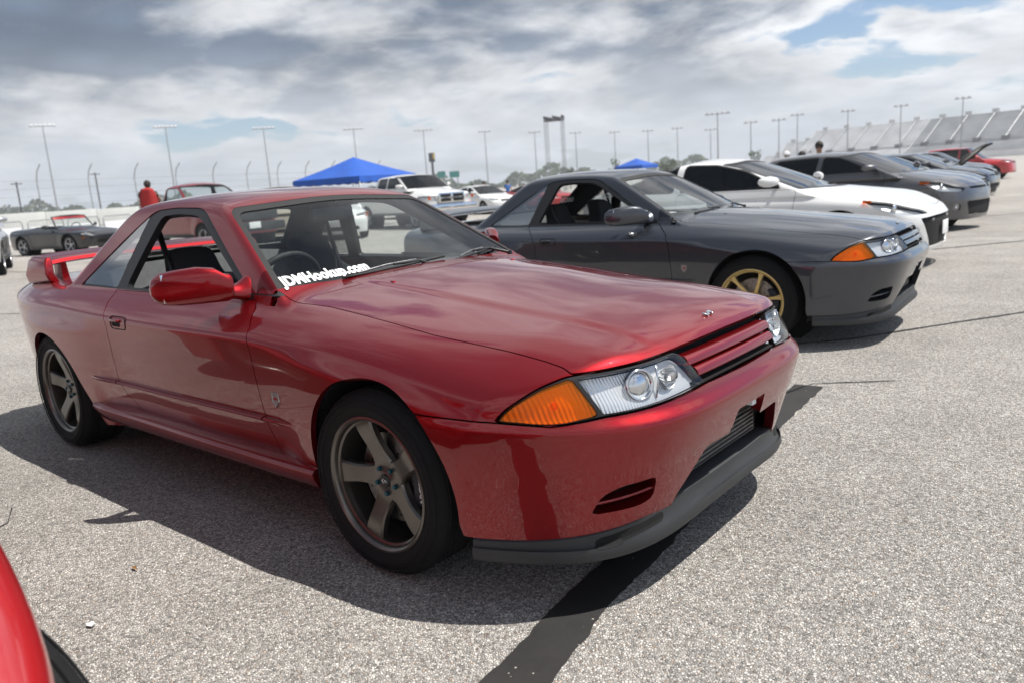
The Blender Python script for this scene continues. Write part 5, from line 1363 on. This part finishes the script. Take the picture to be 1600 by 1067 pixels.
# roadster
S = sedan(fo=.80, wb=2.33, ro=.85, hw=.86, rh=1.24, zn=.66, zk=.88, zd=.90, wx0=-.62, wx1=-1.02, bx1=-1.9, bx0=-2.3, r=.31, open=(-2.05, -.80, .60, .52), panels=[('door', [(-.62, .80), (-.64, .32), (-1.62, .30), (-1.66, .80)])], seatx=-1.62, seatz=.24, mirror=(-.85, .84), rearseat=False,
          marks=[('headlamp', 'yz', [(.42, .60), (.44, .68), (.70, .70), (.74, .62)], 'lens_glass', lambda x, y, z: x - .2), ('lower_intake', 'yz', [(-.40, .30), (.40, .30), (.36, .44), (-.36, .44)], 'dark', lambda x, y, z: x - .3)])
mi = gen_car('black_roadster', S, 'black_paint', .025, 'clear_glass', ('wide', 'silver_wheel'))
wsf = [(-.72, -.66, .86), (-.98, -.58, 1.20), (-.96, -.3, 1.225), (-.95, 0, 1.23), (-.96, .3, 1.225), (-.98, .58, 1.20), (-.72, .66, .86)]
tubeobj('windscreen_frame', wsf, .028, M['black_trim'], mi)
raw('windscreen', [wsf[0], wsf[6], wsf[5], wsf[4], wsf[3], wsf[2], wsf[1]], [list(range(7))], M['clear_glass'], mi, smooth=False)
def lp(a, b, t): return tuple(np.array(a) * (1 - t) + np.array(b) * t)
raw('sun_strip', [tuple(np.array(lp(wsf[1], wsf[0], .02)) + [.006, 0, 0]), tuple(np.array(lp(wsf[1], wsf[0], .22)) + [.006, 0, 0]), (-.885, -.3, 1.135), (-.88, 0, 1.14), (-.885, .3, 1.135), tuple(np.array(lp(wsf[5], wsf[6], .22)) + [.006, 0, 0]), tuple(np.array(lp(wsf[5], wsf[6], .02)) + [.006, 0, 0]), (-.95, .3, 1.22), (-.94, 0, 1.226), (-.95, -.3, 1.22)], [list(range(10))], M['bright_red'], mi, smooth=False)
for s in (-1, 1): boxobj('turn_lamp', (.60, s * .76, .52), (.10, .04, .06), M['amber_lens'], mi, .01)
posed(mi, -25.0, 8.4, .26, 'black open roadster with a red strip across the top of its windscreen', 'car')
# bright red neighbour cut by the lower left corner
S = sedan(fo=.92, wb=2.5, ro=.95, hw=.88, rh=1.28, zn=.66, zk=.90, zd=.92, r=.315, side=[('door_window', [(-.66, .92), (-1.3, 1.17), (-1.9, 1.19), (-2.4, 1.05), (-2.5, .94)])], panels=[('door', [(-.62, .88), (-.64, .34), (-1.7, .3), (-1.75, .88)])], bx1=-2.0, bx0=-2.7, tw=.24, steer=.35, marks=[('turn_lamp', 'yz', [(.34, .46), (.34, .51), (.58, .51), (.58, .46)], 'amber_lens', lambda x, y, z: x - .35)])
nr = gen_car('bright_red_coupe', S, 'bright_red', .016, 'tint_glass', ('wide', 'bronze_wheel'), detail=True)
posed(nr, .37, -2.855, -.13, 'bright red car at the lower left corner, only its wing and front tyre in view', 'car', 'cars parked in the front row')
# ------------------------------------------------------------------ far surroundings
mat('canopy_blue', (.015, .09, .42), .8, var=.12, vscale=2)
mat('pole_grey', (.30, .31, .32), .5, .6); mat('concrete_white', (.62, .62, .60), .85, var=.12, vscale=.4); mat('stand_grey', (.55, .555, .56), .85, var=.15, vscale=.15); mat('stand_white', (.80, .80, .80), .85, var=.12, vscale=.15)
mat('truss_dark', (.10, .10, .11), .6, .5); mat('sign_green', (.05, .22, .20), .6); mat('sign_yellow', (.55, .38, .05), .6); mat('leaf', (.075, .105, .05), .9, var=.35, vscale=.3); mat('bark', (.10, .08, .06), .9)
mat('skin_tone', (.42, .24, .16), .6); mat('hair', (.02, .014, .01), .7); mat('shirt_red', (.45, .03, .03), .9); mat('shirt_dark', (.03, .03, .035), .9); mat('shirt_blue', (.05, .16, .45), .9); mat('shirt_white', (.7, .7, .7), .9); mat('trousers', (.05, .06, .09), .9)
mat('lamp_head', (.55, .55, .56), .4, .4)

def canopy(px, py, depth, w, rz, lab):
    p = at(px, py, depth); top = p[2]; g0 = gz(p[0], p[1]); t = empty('canopy_tent', (p[0], p[1], g0), rz); H = top - g0; e = H - w * .23; h = w / 2
    bm = bmesh.new(); n = 6; rows = []
    # four slopes, gently sagging between the ribs
    P = lambda a, b: (a * h, b * h, e + (H - e) * (1 - max(abs(a), abs(b))) - .10 * w * .23 * math.sin(math.pi * max(abs(a), abs(b))) * (1 - .6 * min(abs(a), abs(b)) / max(abs(a), abs(b), 1e-6)))
    g = [[bm.verts.new(P(-1 + i / n, -1 + j / n)) for j in range(2 * n + 1)] for i in range(2 * n + 1)]
    for i in range(2 * n):
        for j in range(2 * n): bm.faces.new((g[i][j], g[i + 1][j], g[i + 1][j + 1], g[i][j + 1]))
    frombm('roof_cloth', bm, M['canopy_blue'], t, angle=25)
    for k in range(4):
        a = k * math.pi / 2; bm = bmesh.new(); V = []
        for j in range(13):
            u = -h + w * j / 12; sag = .06 * (j % 2)
            V.append([(math.cos(a) * h - math.sin(a) * u, math.sin(a) * h + math.cos(a) * u, e), (math.cos(a) * (h + .01) - math.sin(a) * u, math.sin(a) * (h + .01) + math.cos(a) * u, e - .22 - sag*.7)])
        vv = [[bm.verts.new(q) for q in r_] for r_ in V]
        for r1, r2 in zip(vv, vv[1:]): bm.faces.new((r1[0], r2[0], r2[1], r1[1]))
        frombm('valance', bm, M['canopy_blue'], t, smooth=True)
        tubeobj('leg', [(math.copysign(h - .04, math.cos(a + .7)), math.copysign(h - .04, math.sin(a + .7)), 0), (math.copysign(h - .04, math.cos(a + .7)), math.copysign(h - .04, math.sin(a + .7)), e)], .03, M['stand_white'], t)
    tag(t, lab, 'canopy', 'blue pop-up canopies'); return t
canopy(552, 246, 33, 3.7, .16, 'blue pop-up canopy tent standing behind the white pickup truck')
canopy(994, 248, 60, 2.4, .0, 'smaller blue canopy tent far behind the roof of the dark grey coupe')

def mast(px, py, depth, n, lab, bar=None, r=.22, az=None):
    p = at(px, py, depth); g0 = gz(p[0], p[1]); H = p[2] - g0
    t = empty('light_mast', (p[0], p[1], g0), az if az is not None else math.atan2(p[1] - CAM[1], p[0] - CAM[0]) + math.pi / 2)
    k = depth / 290; bar = (bar or 8.5)
    tubeobj('pole', [(0, 0, 0), (0, 0, H * .5), (0, 0, H)], [r * 1.3, r, r * .7], M['pole_grey'], t, 8)
    tubeobj('crossbar', [(-bar / 2, 0, H - .2), (bar / 2, 0, H - .2)], .12, M['pole_grey'], t, 6)
    for i in range(n):
        u = -bar / 2 + bar * (i + .5) / n
        bm = bmesh.new(); box(bm, (u, -.35, H + .15), (bar / n * .62, .7, .75), Matrix.Rotation(R(25), 3, 'X'), .1); frombm('flood_lamp', bm, M['lamp_head'], t)
    tag(t, lab, 'light mast', 'floodlight masts round the track')
def ordinal(i): return ['first', 'second', 'third', 'fourth', 'fifth', 'sixth', 'seventh', 'eighth', 'ninth', 'tenth', 'eleventh', 'twelfth', 'thirteenth', 'fourteenth', 'fifteenth', 'sixteenth', 'seventeenth', 'eighteenth', 'nineteenth', 'twentieth'][i]
masts = [(66, 197, 280, 6), (258, 199, 290, 6), (411, 201, 300, 6), (552, 202, 320, 5), (661, 204, 340, 5), (757, 206, 350, 4), (835, 207, 370, 4), (899, 208, 380, 3), (960, 207, 390, 3), (1012, 205, 390, 3), (1058, 201, 390, 3), (1110, 203, 390, 3), (1121, 178, 260, 5), (1173, 192, 330, 3), (1217, 188, 320, 3), (1246, 180, 330, 3), (1325, 174, 330, 3), (1408, 166, 320, 3), (1505, 154, 300, 3)]
for i, (a, b, d, n) in enumerate(masts): mast(a, b, d, n, 'tall grey floodlight mast, %s from the left along the skyline' % ordinal(i), 8.5 if n > 4 else 6)
for a, b, d, lab in ((25, 285, 120, 'thin dark utility pole at the far left edge of the skyline'), (148, 270, 130, 'slim lamp post between the first two floodlight masts')):
    p = at(a, b, d); g0 = gz(p[0], p[1]); t = empty('utility_pole', (p[0], p[1], g0)); tubeobj('pole', [(0, 0, 0), (0, 0, p[2] - g0)], .12, M['truss_dark'], t); boxobj('cross_arm', (0, 0, p[2] - g0 - .3), (.12, 1.6, .15), M['truss_dark'], t); tag(t, lab, 'pole')

# sound tower on four lattice legs
def tower():
    p = at(865, 181, 150); g0 = gz(p[0], p[1]); H = p[2] - g0; t = empty('truss_tower', (p[0], p[1], g0), .5)
    for sx in (-1.6, 1.6):
        for sy in (-1.2, 1.2):
            l = empty('lattice_leg', (sx, sy, 0), 0, t)
            bm = bmesh.new()
            for a in (-.18, .18):
                for b in (-.18, .18): tube(bm, [(a, b, 0), (a, b, H - 1.0)], .028, 5)
            frombm('upright', bm, M['pole_grey'], l)
            bm = bmesh.new(); k = int(H / 1.1)
            for i in range(k):
                z0, z1 = i * (H - 1) / k, (i + 1) * (H - 1) / k; s = 1 if i % 2 else -1
                tube(bm, [(-.18 * s, -.18, z0), (.18 * s, -.18, z1)], .014, 4); tube(bm, [(.18, -.18 * s, z0), (.18, .18 * s, z1)], .014, 4)
            frombm('lacing', bm, M['pole_grey'], l)
    boxobj('head_frame', (0, 0, H - 1.0), (3.8, 2.9, .12), M['truss_dark'], t, .02)
    for i in range(7):
        for j in (-1, 1): boxobj('speaker_box', (-1.7 + .57 * i, j * 1.1, H - .45 - .30 * (i % 3) * .5), (.34, .5, .70), M['truss_dark'], t, .05)
    tag(t, 'dark loudspeaker tower on four lattice legs in the middle of the skyline', 'tower')
tower()

# pylon sign and two road signs
p = at(674, 240, 130); g0 = gz(p[0], p[1]); t = empty('pylon_sign', (p[0], p[1], g0), -.7); boxobj('post', (0, 0, (p[2] - g0) / 2), (.5, .35, p[2] - g0), M['truss_dark'], t); boxobj('sign_box', (0, .0, p[2] - g0 - .7), (.4, 1.0, 1.5), M['truss_dark'], t, .05); boxobj('sign_face', (.22, .25, p[2] - g0 - .5), (.02, .42, .9), M['sign_yellow'], t); tag(t, 'dark pylon sign with a yellow panel near its top', 'sign')
for a, d, w, lab in ((690, 170, 1.7, 'small blue-green road sign left of its larger twin on the skyline'), (710, 165, 2.1, 'larger blue-green road sign on the skyline by the pylon')):
    p = at(a, 273, d); g0 = gz(p[0], p[1]); t = empty('road_sign', (p[0], p[1], g0), -.75); boxobj('panel', (0, 0, p[2] - g0), (.1, w, 1.3), M['sign_green'], t)
    for s in (-1, 1): tubeobj('post', [(-.1, s * w * .3, 0), (-.1, s * w * .3, p[2] - g0)], .1, M['pole_grey'], t)
    tag(t, lab, 'sign')

# white wall with catch fence, left
def wall_line():
    A = at(-120, 362, 62); B = at(640, 300, 120); A[2] = gz(A[0], A[1]); B[2] = gz(B[0], B[1])
    d = B - A; L = math.hypot(d[0], d[1]); an = math.atan2(d[1], d[0])
    t = empty('track_wall', (A[0], A[1], 0), an); n = int(L / 5)
    me = None
    for i in range(n):
        if me is None:
            o = boxobj('wall_panel', (0, 0, 0), (4.97, .3, 1.75), M['concrete_white'], t, .02); me = o.data
        else: o = link('wall_panel', me, None, t)
        o.location = (5 * i + 2.5, 0, .875 + gz(A[0] + d[0] * i / n, A[1] + d[1] * i / n))
    tag(t, 'long white concrete track wall at the left behind the roadster', 'wall')
    f = empty('catch_fence', (A[0], A[1], 0), an)
    bm = bmesh.new(); tube(bm, [(0, .25, 0), (0, .25, 4.4), (0, -.05, 5.2), (0, -.7, 5.8)], .045, 6); me = None
    for i in range(int(L / 5)):
        if i == 0: o = frombm('fence_post', bm, M['pole_grey'], f); me = o.data
        else: o = link('fence_post', me, None, f)
        o.location = (5 * i, 0, 0)
    for z in (2.2, 3.0, 3.7, 4.4): tubeobj('fence_cable', [(0, .2, z), (L, .2, z)], .018, M['pole_grey'], f, 4)
    tag(f, 'catch fence of curved grey posts above the white track wall', 'fence')
    gsx = raw('grass_verge', [tuple(np.array([A[0], A[1], 0]) + np.array([math.cos(an) * u - math.sin(an) * v, math.sin(an) * u + math.cos(an) * v, .03])) for u, v in ((-60, -1.2), (L, -1.2), (L, -4.5), (-60, -4.5))], [(3, 2, 1, 0)], M['grass'])
    tag(gsx, 'strip of grass at the foot of the white track wall', 'grass', kind='stuff')
wall_line()
# crowd barriers with white banner cloth
def barriers():
    A = at(-20, 396, 34); B = at(260, 372, 46); d = B - A; L = math.hypot(d[0], d[1]); an = math.atan2(d[1], d[0]); n = int(L / 2.3)
    for i in range(n):
        q = A + d * (i / n); t = empty('crowd_barrier', (q[0], q[1], gz(q[0], q[1])), an)
        tubeobj('frame', [(0, 0, .05), (0, 0, 1.0), (.12, 0, 1.1), (2.05, 0, 1.1), (2.17, 0, 1.0), (2.17, 0, .05)], .022, M['pole_grey'], t)
        bm = bmesh.new(); box(bm, (1.08, 0, .46), (2.0, .015, .72)); frombm('banner', bm, M['stand_white'], t)
        for k in range(12): tubeobj('bar', [(.17 + k * .167, 0, .82), (.17 + k * .167, 0, 1.1)], .008, M['pole_grey'], t, 4)
        tag(t, 'grey crowd barrier with white banner, %s from the left behind the roadster' % ordinal(i), 'barrier', 'crowd barriers behind the roadster')
barriers()

# trees along the far edge
def tree(x, y, h, w, lab, seed, dens=420):
    rnd = random.Random(seed); t = empty('tree', (x, y, gz(x, y))); bm = bmesh.new()
    tube(bm, [(0, 0, 0), (.1, 0, h * .35), (0, .1, h * .7)], [w * .05, w * .035, w * .015], 7)
    for k in range(5):
        a = rnd.uniform(0, 6.3); tube(bm, [(.05, 0, h * (.3 + .07 * k)), (math.cos(a) * w * .3, math.sin(a) * w * .3, h * (.5 + .08 * k))], [w * .02, w * .008], 5)
    frombm('trunk', bm, M['bark'], t, smooth=True); V = []; Fq = []
    lob = [(rnd.uniform(-.35, .35) * w, rnd.uniform(-.35, .35) * w, h * rnd.uniform(.38, .85), w * rnd.uniform(.16, .28)) for _ in range(9)]
    for _ in range(dens):
        c = rnd.choice(lob); u = Vector((rnd.gauss(0, 1), rnd.gauss(0, 1), rnd.gauss(0, 1))).normalized() * c[3] * rnd.uniform(.7, 1.05); p = Vector(c[:3]) + u
        s = w * rnd.uniform(.03, .07); a = Vector((rnd.gauss(0, 1), rnd.gauss(0, 1), rnd.gauss(0, 1))).normalized(); b = a.orthogonal().normalized(); n = len(V)
        V += [p + a * s, p + b * s, p - a * s, p - b * s]; Fq.append((n, n + 1, n + 2, n + 3))
    raw('crown', [tuple(v) for v in V], Fq, M['leaf'], t, smooth=False); tag(t, lab, 'tree', 'trees along the skyline'); return t
def tree_px(px, py, depth, wpx, lab, seed):
    p = at(px, py, depth); k = depth / FPX; tree(p[0], p[1], max(p[2] - gz(p[0], p[1]), 3), wpx * k, lab, seed)
tree_px(490, 284, 200, 22, 'small round tree left of the blue canopy on the skyline', 1); tree_px(958, 246, 200, 20, 'round green tree left of the smaller blue canopy', 2); tree_px(1044, 250, 220, 26, 'small tree between the smaller canopy and the white coupe roof', 3)
tree_px(890, 258, 230, 16, 'small tree just right of the loudspeaker tower foot', 4); tree_px(1180, 232, 240, 18, 'small tree at the left end of the grandstand', 5)
def far_wood():
    rnd = random.Random(11); V = []; Fq = []
    for k in range(5200):
        u = rnd.random(); px = -100 + 1300 * u; d = rnd.uniform(620, 700); p = at(px, 330 - .07 * px, d); g0 = gz(p[0], p[1]); hh = 9 + 5 * math.sin(px * .031) + 3 * math.sin(px * .11 + 1)
        if 340 < px < 560: hh *= .6
        z = g0 + rnd.random() ** .7 * hh; s = rnd.uniform(1.2, 2.6); a = Vector((rnd.gauss(0, 1), rnd.gauss(0, 1), rnd.gauss(0, 1))).normalized(); b = a.orthogonal().normalized(); q = Vector((p[0], p[1], z)); n = len(V)
        V += [tuple(q + a * s), tuple(q + b * s), tuple(q - a * s), tuple(q - b * s)]; Fq.append((n, n + 1, n + 2, n + 3))
    tag(raw('far_wood', V, Fq, M['leaf'], smooth=False), 'low band of distant trees along the horizon', 'wood', kind='stuff')
far_wood()

# grandstands at the right
def stand(name, A, B, tiers, lab, m1, aisles, seed=0):
    A = np.array(A); B = np.array(B); gA = gz(A[0], A[1]); d = B - A; L = math.hypot(d[0], d[1]); an = math.atan2(d[1], d[0])
    t = empty(name, (A[0], A[1], gA), an); sl = (gz(B[0], B[1]) - gA) / L
    # the bank rises away from the viewer: local +y points to the back
    side = 1 if (-math.sin(an) * (A[0] - CAM[0]) + math.cos(an) * (A[1] - CAM[1])) > 0 else -1
    for ti, (y0, z0, y1, z1) in enumerate(tiers):
        n = 16; V = []; Fq = []
        for i in range(n + 1):
            f = i / n; f2 = (i + 1) / n; z = z0 + (z1 - z0) * f; ya = y0 + (y1 - y0) * f; yb_ = y0 + (y1 - y0) * f2; k = len(V)
            for (yy, zz) in ((ya, z - (z1 - z0) / n), (ya, z), (yb_, z)): V += [(0, side * yy, zz), (L, side * yy, zz + sl * L)]
            Fq += [(k, k + 1, k + 3, k + 2), (k + 2, k + 3, k + 5, k + 4)]
        raw('seating_bank', V, Fq, m1, t, smooth=False)
        raw('front_wall', [(0, side * y0, 0), (L, side * y0, sl * L), (L, side * y0, z0 + sl * L), (0, side * y0, z0)], [(0, 1, 2, 3)], M['stand_white'], t, smooth=False)
        raw('back_wall', [(0, side * y1, 0), (L, side * y1, sl * L), (L, side * y1, z1 + sl * L), (0, side * y1, z1)], [(0, 1, 2, 3)], m1, t, smooth=False)
        if ti == len(tiers) - 1:
            for k in range(aisles):
                u = L * (k + .5) / aisles; bm = bmesh.new(); w = 1.1
                tube(bm, [(u, side * y0, z0 + .7 + sl * u), (u, side * y1, z1 + .7 + sl * u)], .22, 6)
                a_ = frombm('aisle', bm, M['pole_grey'], t)
                boxobj('vomitory', (u, side * (y0 + .5), z0 - .2 + sl * u), (3.2, 2.0, 2.2), M['truss_dark'], t); boxobj('top_platform', (u, side * y1, z1 + 1.0 + sl * u), (3.2, 1.2, 1.6), M['stand_grey'], t, .1)
    for s_ in (0, L): raw('end_wall', [(s_, side * tiers[0][0], 0), (s_, side * tiers[-1][2], 0), (s_, side * tiers[-1][2], tiers[-1][3]), (s_, side * tiers[-1][0], tiers[-1][1]), (s_, side * tiers[0][0], tiers[0][1])], [(0, 1, 2, 3, 4)], m1, t, smooth=False)
    tag(t, lab, 'grandstand', 'grandstands beside the track'); return t
G0, G1 = at(1228, 244, 430), at(1790, 243, 295)
def gpt(t): return tuple(G0 + (G1 - G0) * t)
stand('grandstand', gpt(0), gpt(.40), [(0, 3, 9, 7), (10, 8, 26, 20)], 'pale grandstand section with five aisles left of the darker section', M['stand_white'], 5)
stand('grandstand', gpt(.402), gpt(1), [(0, 3, 9, 7), (10, 8, 26, 20)], 'darker grey grandstand section reaching the right edge of the picture', M['stand_grey'], 8)
stand('grandstand', at(1205, 245, 440), at(1290, 245, 405), [(-12, 2, -4, 8)], 'low white bleacher at the left foot of the grandstands', M['stand_white'], 2)
stand('grandstand', at(1214, 245, 450), at(1260, 245, 436), [(0, 6, 10, 15)], 'short white upper bleacher at the left end of the grandstands', M['stand_white'], 2)

# ------------------------------------------------------------------ people
def person(x, y, rz, h, shirt, legs, lab, cap=None, seat=False, dz=0.0):
    """continuous skinned figure; clothing and hair are children. built 1.75 m tall, scaled"""
    k = h / 1.75; t = empty('person', (x, y, gz(x, y) + dz), rz); t.scale = (k, k, k)
    if seat:
        J = {'pel': (0, 0, .50), 'che': (-.10, 0, .92), 'nek': (-.08, 0, 1.04), 'hea': (-.03, 0, 1.20)}
        kn = [(.42, s * .12, .56) for s in (-1, 1)]; an = [(.45, s * .12, .10) for s in (-1, 1)]; hip = [(.02, s * .09, .49) for s in (-1, 1)]; toe = [(.62, s * .13, .05) for s in (-1, 1)]
        sh = [(-.10, s * .19, .96) for s in (-1, 1)]; el = [(.08, s * .27, .74) for s in (-1, 1)]; wr = [(.30, s * .20, .70) for s in (-1, 1)]
    else:
        J = {'pel': (0, 0, .93), 'che': (0, 0, 1.28), 'nek': (0, 0, 1.47), 'hea': (.02, 0, 1.63)}
        hip = [(0, s * .09, .90) for s in (-1, 1)]; kn = [(.02 * s, s * .10, .50) for s in (-1, 1)]; an = [(-.03, s * .11, .08) for s in (-1, 1)]; toe = [(.14, s * .13, .04) for s in (-1, 1)]
        sh = [(0, s * .18, 1.41) for s in (-1, 1)]; el = [(-.02, s * .24, 1.13) for s in (-1, 1)]; wr = [(.08, s * .22, .90) for s in (-1, 1)]
    def skinned(name, verts, edges, rad, mt, parent, lv=2):
        me = bpy.data.meshes.new(name); me.from_pydata([tuple(v) for v in verts], edges, []); o = link(name, me, M[mt], parent)
        sk = o.modifiers.new('sk', 'SKIN'); 
        for v, r_ in zip(me.skin_vertices[0].data, rad): v.radius = (r_, r_) if not hasattr(r_, '__len__') else r_
        me.skin_vertices[0].data[0].use_root = True; sk.use_smooth_shade = True
        sb = o.modifiers.new('sb', 'SUBSURF'); sb.levels = sb.render_levels = lv; return o
    V = [J['pel'], J['che'], J['nek'], J['hea']]; E = [(0, 1), (1, 2), (2, 3)]; Rd = [.11, .13, .055, .095]
    for i in (0, 1):
        b = len(V); V += [hip[i], kn[i], an[i], toe[i]]; E += [(0, b), (b, b + 1), (b + 1, b + 2), (b + 2, b + 3)]; Rd += [.09, .06, .045, .04]
        b = len(V); hd = tuple(np.array(wr[i]) + (np.array(wr[i]) - np.array(el[i])) * .35); V += [sh[i], el[i], wr[i], hd]; E += [(1, b), (b, b + 1), (b + 1, b + 2), (b + 2, b + 3)]; Rd += [.06, .042, .032, .036]
    body = skinned('body', V, E, Rd, 'skin_tone', t)
    V = [J['pel'], J['che'], tuple((np.array(J['che']) + np.array(J['nek'])) / 2)]; E = [(0, 1), (1, 2)]; Rd = [(.15, .13), (.17, .14), .08]
    for i in (0, 1):
        b = len(V); V += [sh[i], tuple((np.array(sh[i]) + np.array(el[i])) / 2)]; E += [(1, b), (b, b + 1)]; Rd += [.085, .07]
    skinned('shirt', V, E, Rd, shirt, t)
    V = [J['pel']]; E = []; Rd = [.145]
    for i in (0, 1):
        b = len(V); V += [hip[i], kn[i], an[i]]; E += [(0, b), (b, b + 1), (b + 1, b + 2)]; Rd += [.11, .08, .065]
    skinned('trousers', V, E, Rd, legs, t)
    hx, hy, hz = J['hea']
    bm = bmesh.new(); bmesh.ops.create_uvsphere(bm, u_segments=16, v_segments=10, radius=.118); bmesh.ops.scale(bm, vec=(1, .88, 1.05), verts=bm.verts)
    for v in [v for v in bm.verts if v.co.z < -.02 and v.co.x > -.02]: v.co *= .7
    frombm('hair' if not cap else 'cap', bm, M[cap or 'hair'], t, smooth=True).location = (hx - .02, hy, hz + .035)
    if cap:
        bm = bmesh.new(); bmesh.ops.create_cone(bm, cap_ends=True, segments=16, radius1=.10, radius2=.10, depth=.012); bmesh.ops.scale(bm, vec=(1, .8, 1), verts=bm.verts); frombm('cap_brim', bm, M[cap], t, smooth=False).location = (hx + .11, hy, hz + .05)
    bm = bmesh.new(); bmesh.ops.create_cone(bm, cap_ends=True, segments=6, radius1=.018, radius2=.006, depth=.05, matrix=Matrix.Rotation(R(90), 4, 'Y')); frombm('nose', bm, M['skin_tone'], t, smooth=True).location = (hx + .10, hy, hz + .0)
    for s in (-1, 1):
        bm = bmesh.new(); bmesh.ops.create_uvsphere(bm, u_segments=8, v_segments=6, radius=.012); frombm('eye', bm, M['dark'], t, smooth=True).location = (hx + .088, hy + s * .034, hz + .025)
    return tag(t, lab, 'person')
def person_px(px, py, depth, h, rz, shirt, legs, lab, cap=None):
    p = at(px, py, depth); return person(p[0], p[1], rz, max(1.45, min(1.9, p[2] - gz(p[0], p[1]))) if h is None else h, shirt, legs, lab, cap)
person_px(1229, 238, 22, 1.70, -1.5, 'shirt_red', 'trousers', 'person in a red cap standing behind the white coupe, left of two others', 'shirt_white')
person_px(1253, 237, 23, 1.70, -2.0, 'shirt_red', 'trousers', 'person in red standing between two others behind the white coupe')
person_px(1280, 228, 21, 1.88, -1.2, 'shirt_dark', 'trousers', 'tallest person behind the grey hatchback, with dark hair')
person_px(792, 274, 52, 1.75, 2.2, 'shirt_blue', 'trousers', 'person in a blue shirt standing beyond the red coupe')
person_px(755, 281, 46, 1.70, -1.0, 'shirt_white', 'trousers', 'person in a pale shirt between the white saloon and the red coupe')
person_px(737, 283, 60, 1.70, -1.0, 'shirt_dark', 'trousers', 'person in dark clothes beyond the white pickup truck')
person_px(930, 256, 55, 1.75, -1.0, 'shirt_red', 'trousers', 'person in red left of the smaller canopy')
person_px(948, 255, 56, 1.75, -1.5, 'shirt_dark', 'trousers', 'person in dark clothes by the smaller canopy')
# sitter and folding chair in the red pickup's bed
def in_truck(lx, ly): a = rp.rotation_euler[2]; return rp.location.x + lx * math.cos(a) - ly * math.sin(a), rp.location.y + lx * math.sin(a) + ly * math.cos(a)
bx_, by_ = in_truck(-3.35, -.45); bedz = .79
ch = empty('folding_chair', (bx_, by_, gz(bx_, by_) + bedz), rp.rotation_euler[2] + 2.6)
bm = bmesh.new(); loft(bm, [[(-.28 - .10 * (t ** 2), -.23 * (1 - .35 * t ** 4), .42 + .58 * t), (-.22 - .10 * t ** 2, 0, .42 + .62 * t), (-.28 - .10 * t ** 2, .23 * (1 - .35 * t ** 4), .42 + .58 * t), (-.32 - .10 * t ** 2, 0, .42 + .62 * t)] for t in np.linspace(0, 1, 8)]); frombm('chair_back', bm, M['shirt_red'], ch, smooth=True)
bm = bmesh.new(); box(bm, (0, 0, .44), (.55, .56, .03)); frombm('chair_seat', bm, M['shirt_red'], ch)
for sx in (-1, 1):
    for sy in (-1, 1): tubeobj('leg', [(sx * .25, sy * .27, 0), (-sx * .22, sy * .27, .62)], .014, M['pole_grey'], ch, 6)
tag(ch, 'red folding chair standing in the bed of the red pickup', 'chair')
pe = person(bx_, by_, rp.rotation_euler[2] + 2.6, 1.60, 'shirt_dark', 'trousers', 'person with dark hair sitting on the red chair in the pickup bed', None, True, bedz)

# ------------------------------------------------------------------ small litter
q = (-.541, -1.563); bm = bmesh.new(); vs = [bm.verts.new((q[0] + a, q[1] + b, .006 + c)) for a, b, c in ((-.016, -.004, 0), (-.004, .012, .003), (.012, .009, .004), (.018, -.004, .001), (.002, -.012, .002))]; bm.faces.new(vs)
r_ = bmesh.ops.extrude_face_region(bm, geom=list(bm.faces)); bmesh.ops.translate(bm, vec=(0, 0, .002), verts=[v for v in r_['geom'] if isinstance(v, bmesh.types.BMVert)])
tag(frombm('paper_scrap', bm, M['white_print']), 'small white scrap of paper lying on the asphalt at lower left', 'litter')
mat('dry_leaf', (.30, .16, .05), .9)
q = (-1.30 + .12, -1.56 + .02); p = (-.86, -1.30)
bm = bmesh.new(); vs = [bm.verts.new((-.802 + a, -1.309 + b, .007 + c)) for a, b, c in ((-.022, 0, 0), (0, .007, .006), (.022, .002, 0), (.002, -.006, .004))]; bm.faces.new(vs)
tag(frombm('dry_leaf', bm, M['dry_leaf']), 'small brown dry leaf on the asphalt above the paper scrap', 'leaf')

# ------------------------------------------------------------------ summer haze
def haze():
    bm = bmesh.new(); box(bm, (-300, 350, 19), (1500, 1500, 46)); o = frombm('haze', bm); m = bpy.data.materials.new('haze'); m.use_nodes = True; nt = m.node_tree; nt.nodes.clear()
    out = nt.nodes.new('ShaderNodeOutputMaterial'); v = nt.nodes.new('ShaderNodeVolumePrincipled'); v.inputs['Color'].default_value = (.92, .95, 1.0, 1); v.inputs['Density'].default_value = .00055; v.inputs['Anisotropy'].default_value = .2
    nt.links.new(v.outputs[0], out.inputs['Volume']); o.data.materials.append(m); tag(o, 'thin summer haze over the whole lot', 'haze', kind='stuff')
haze()
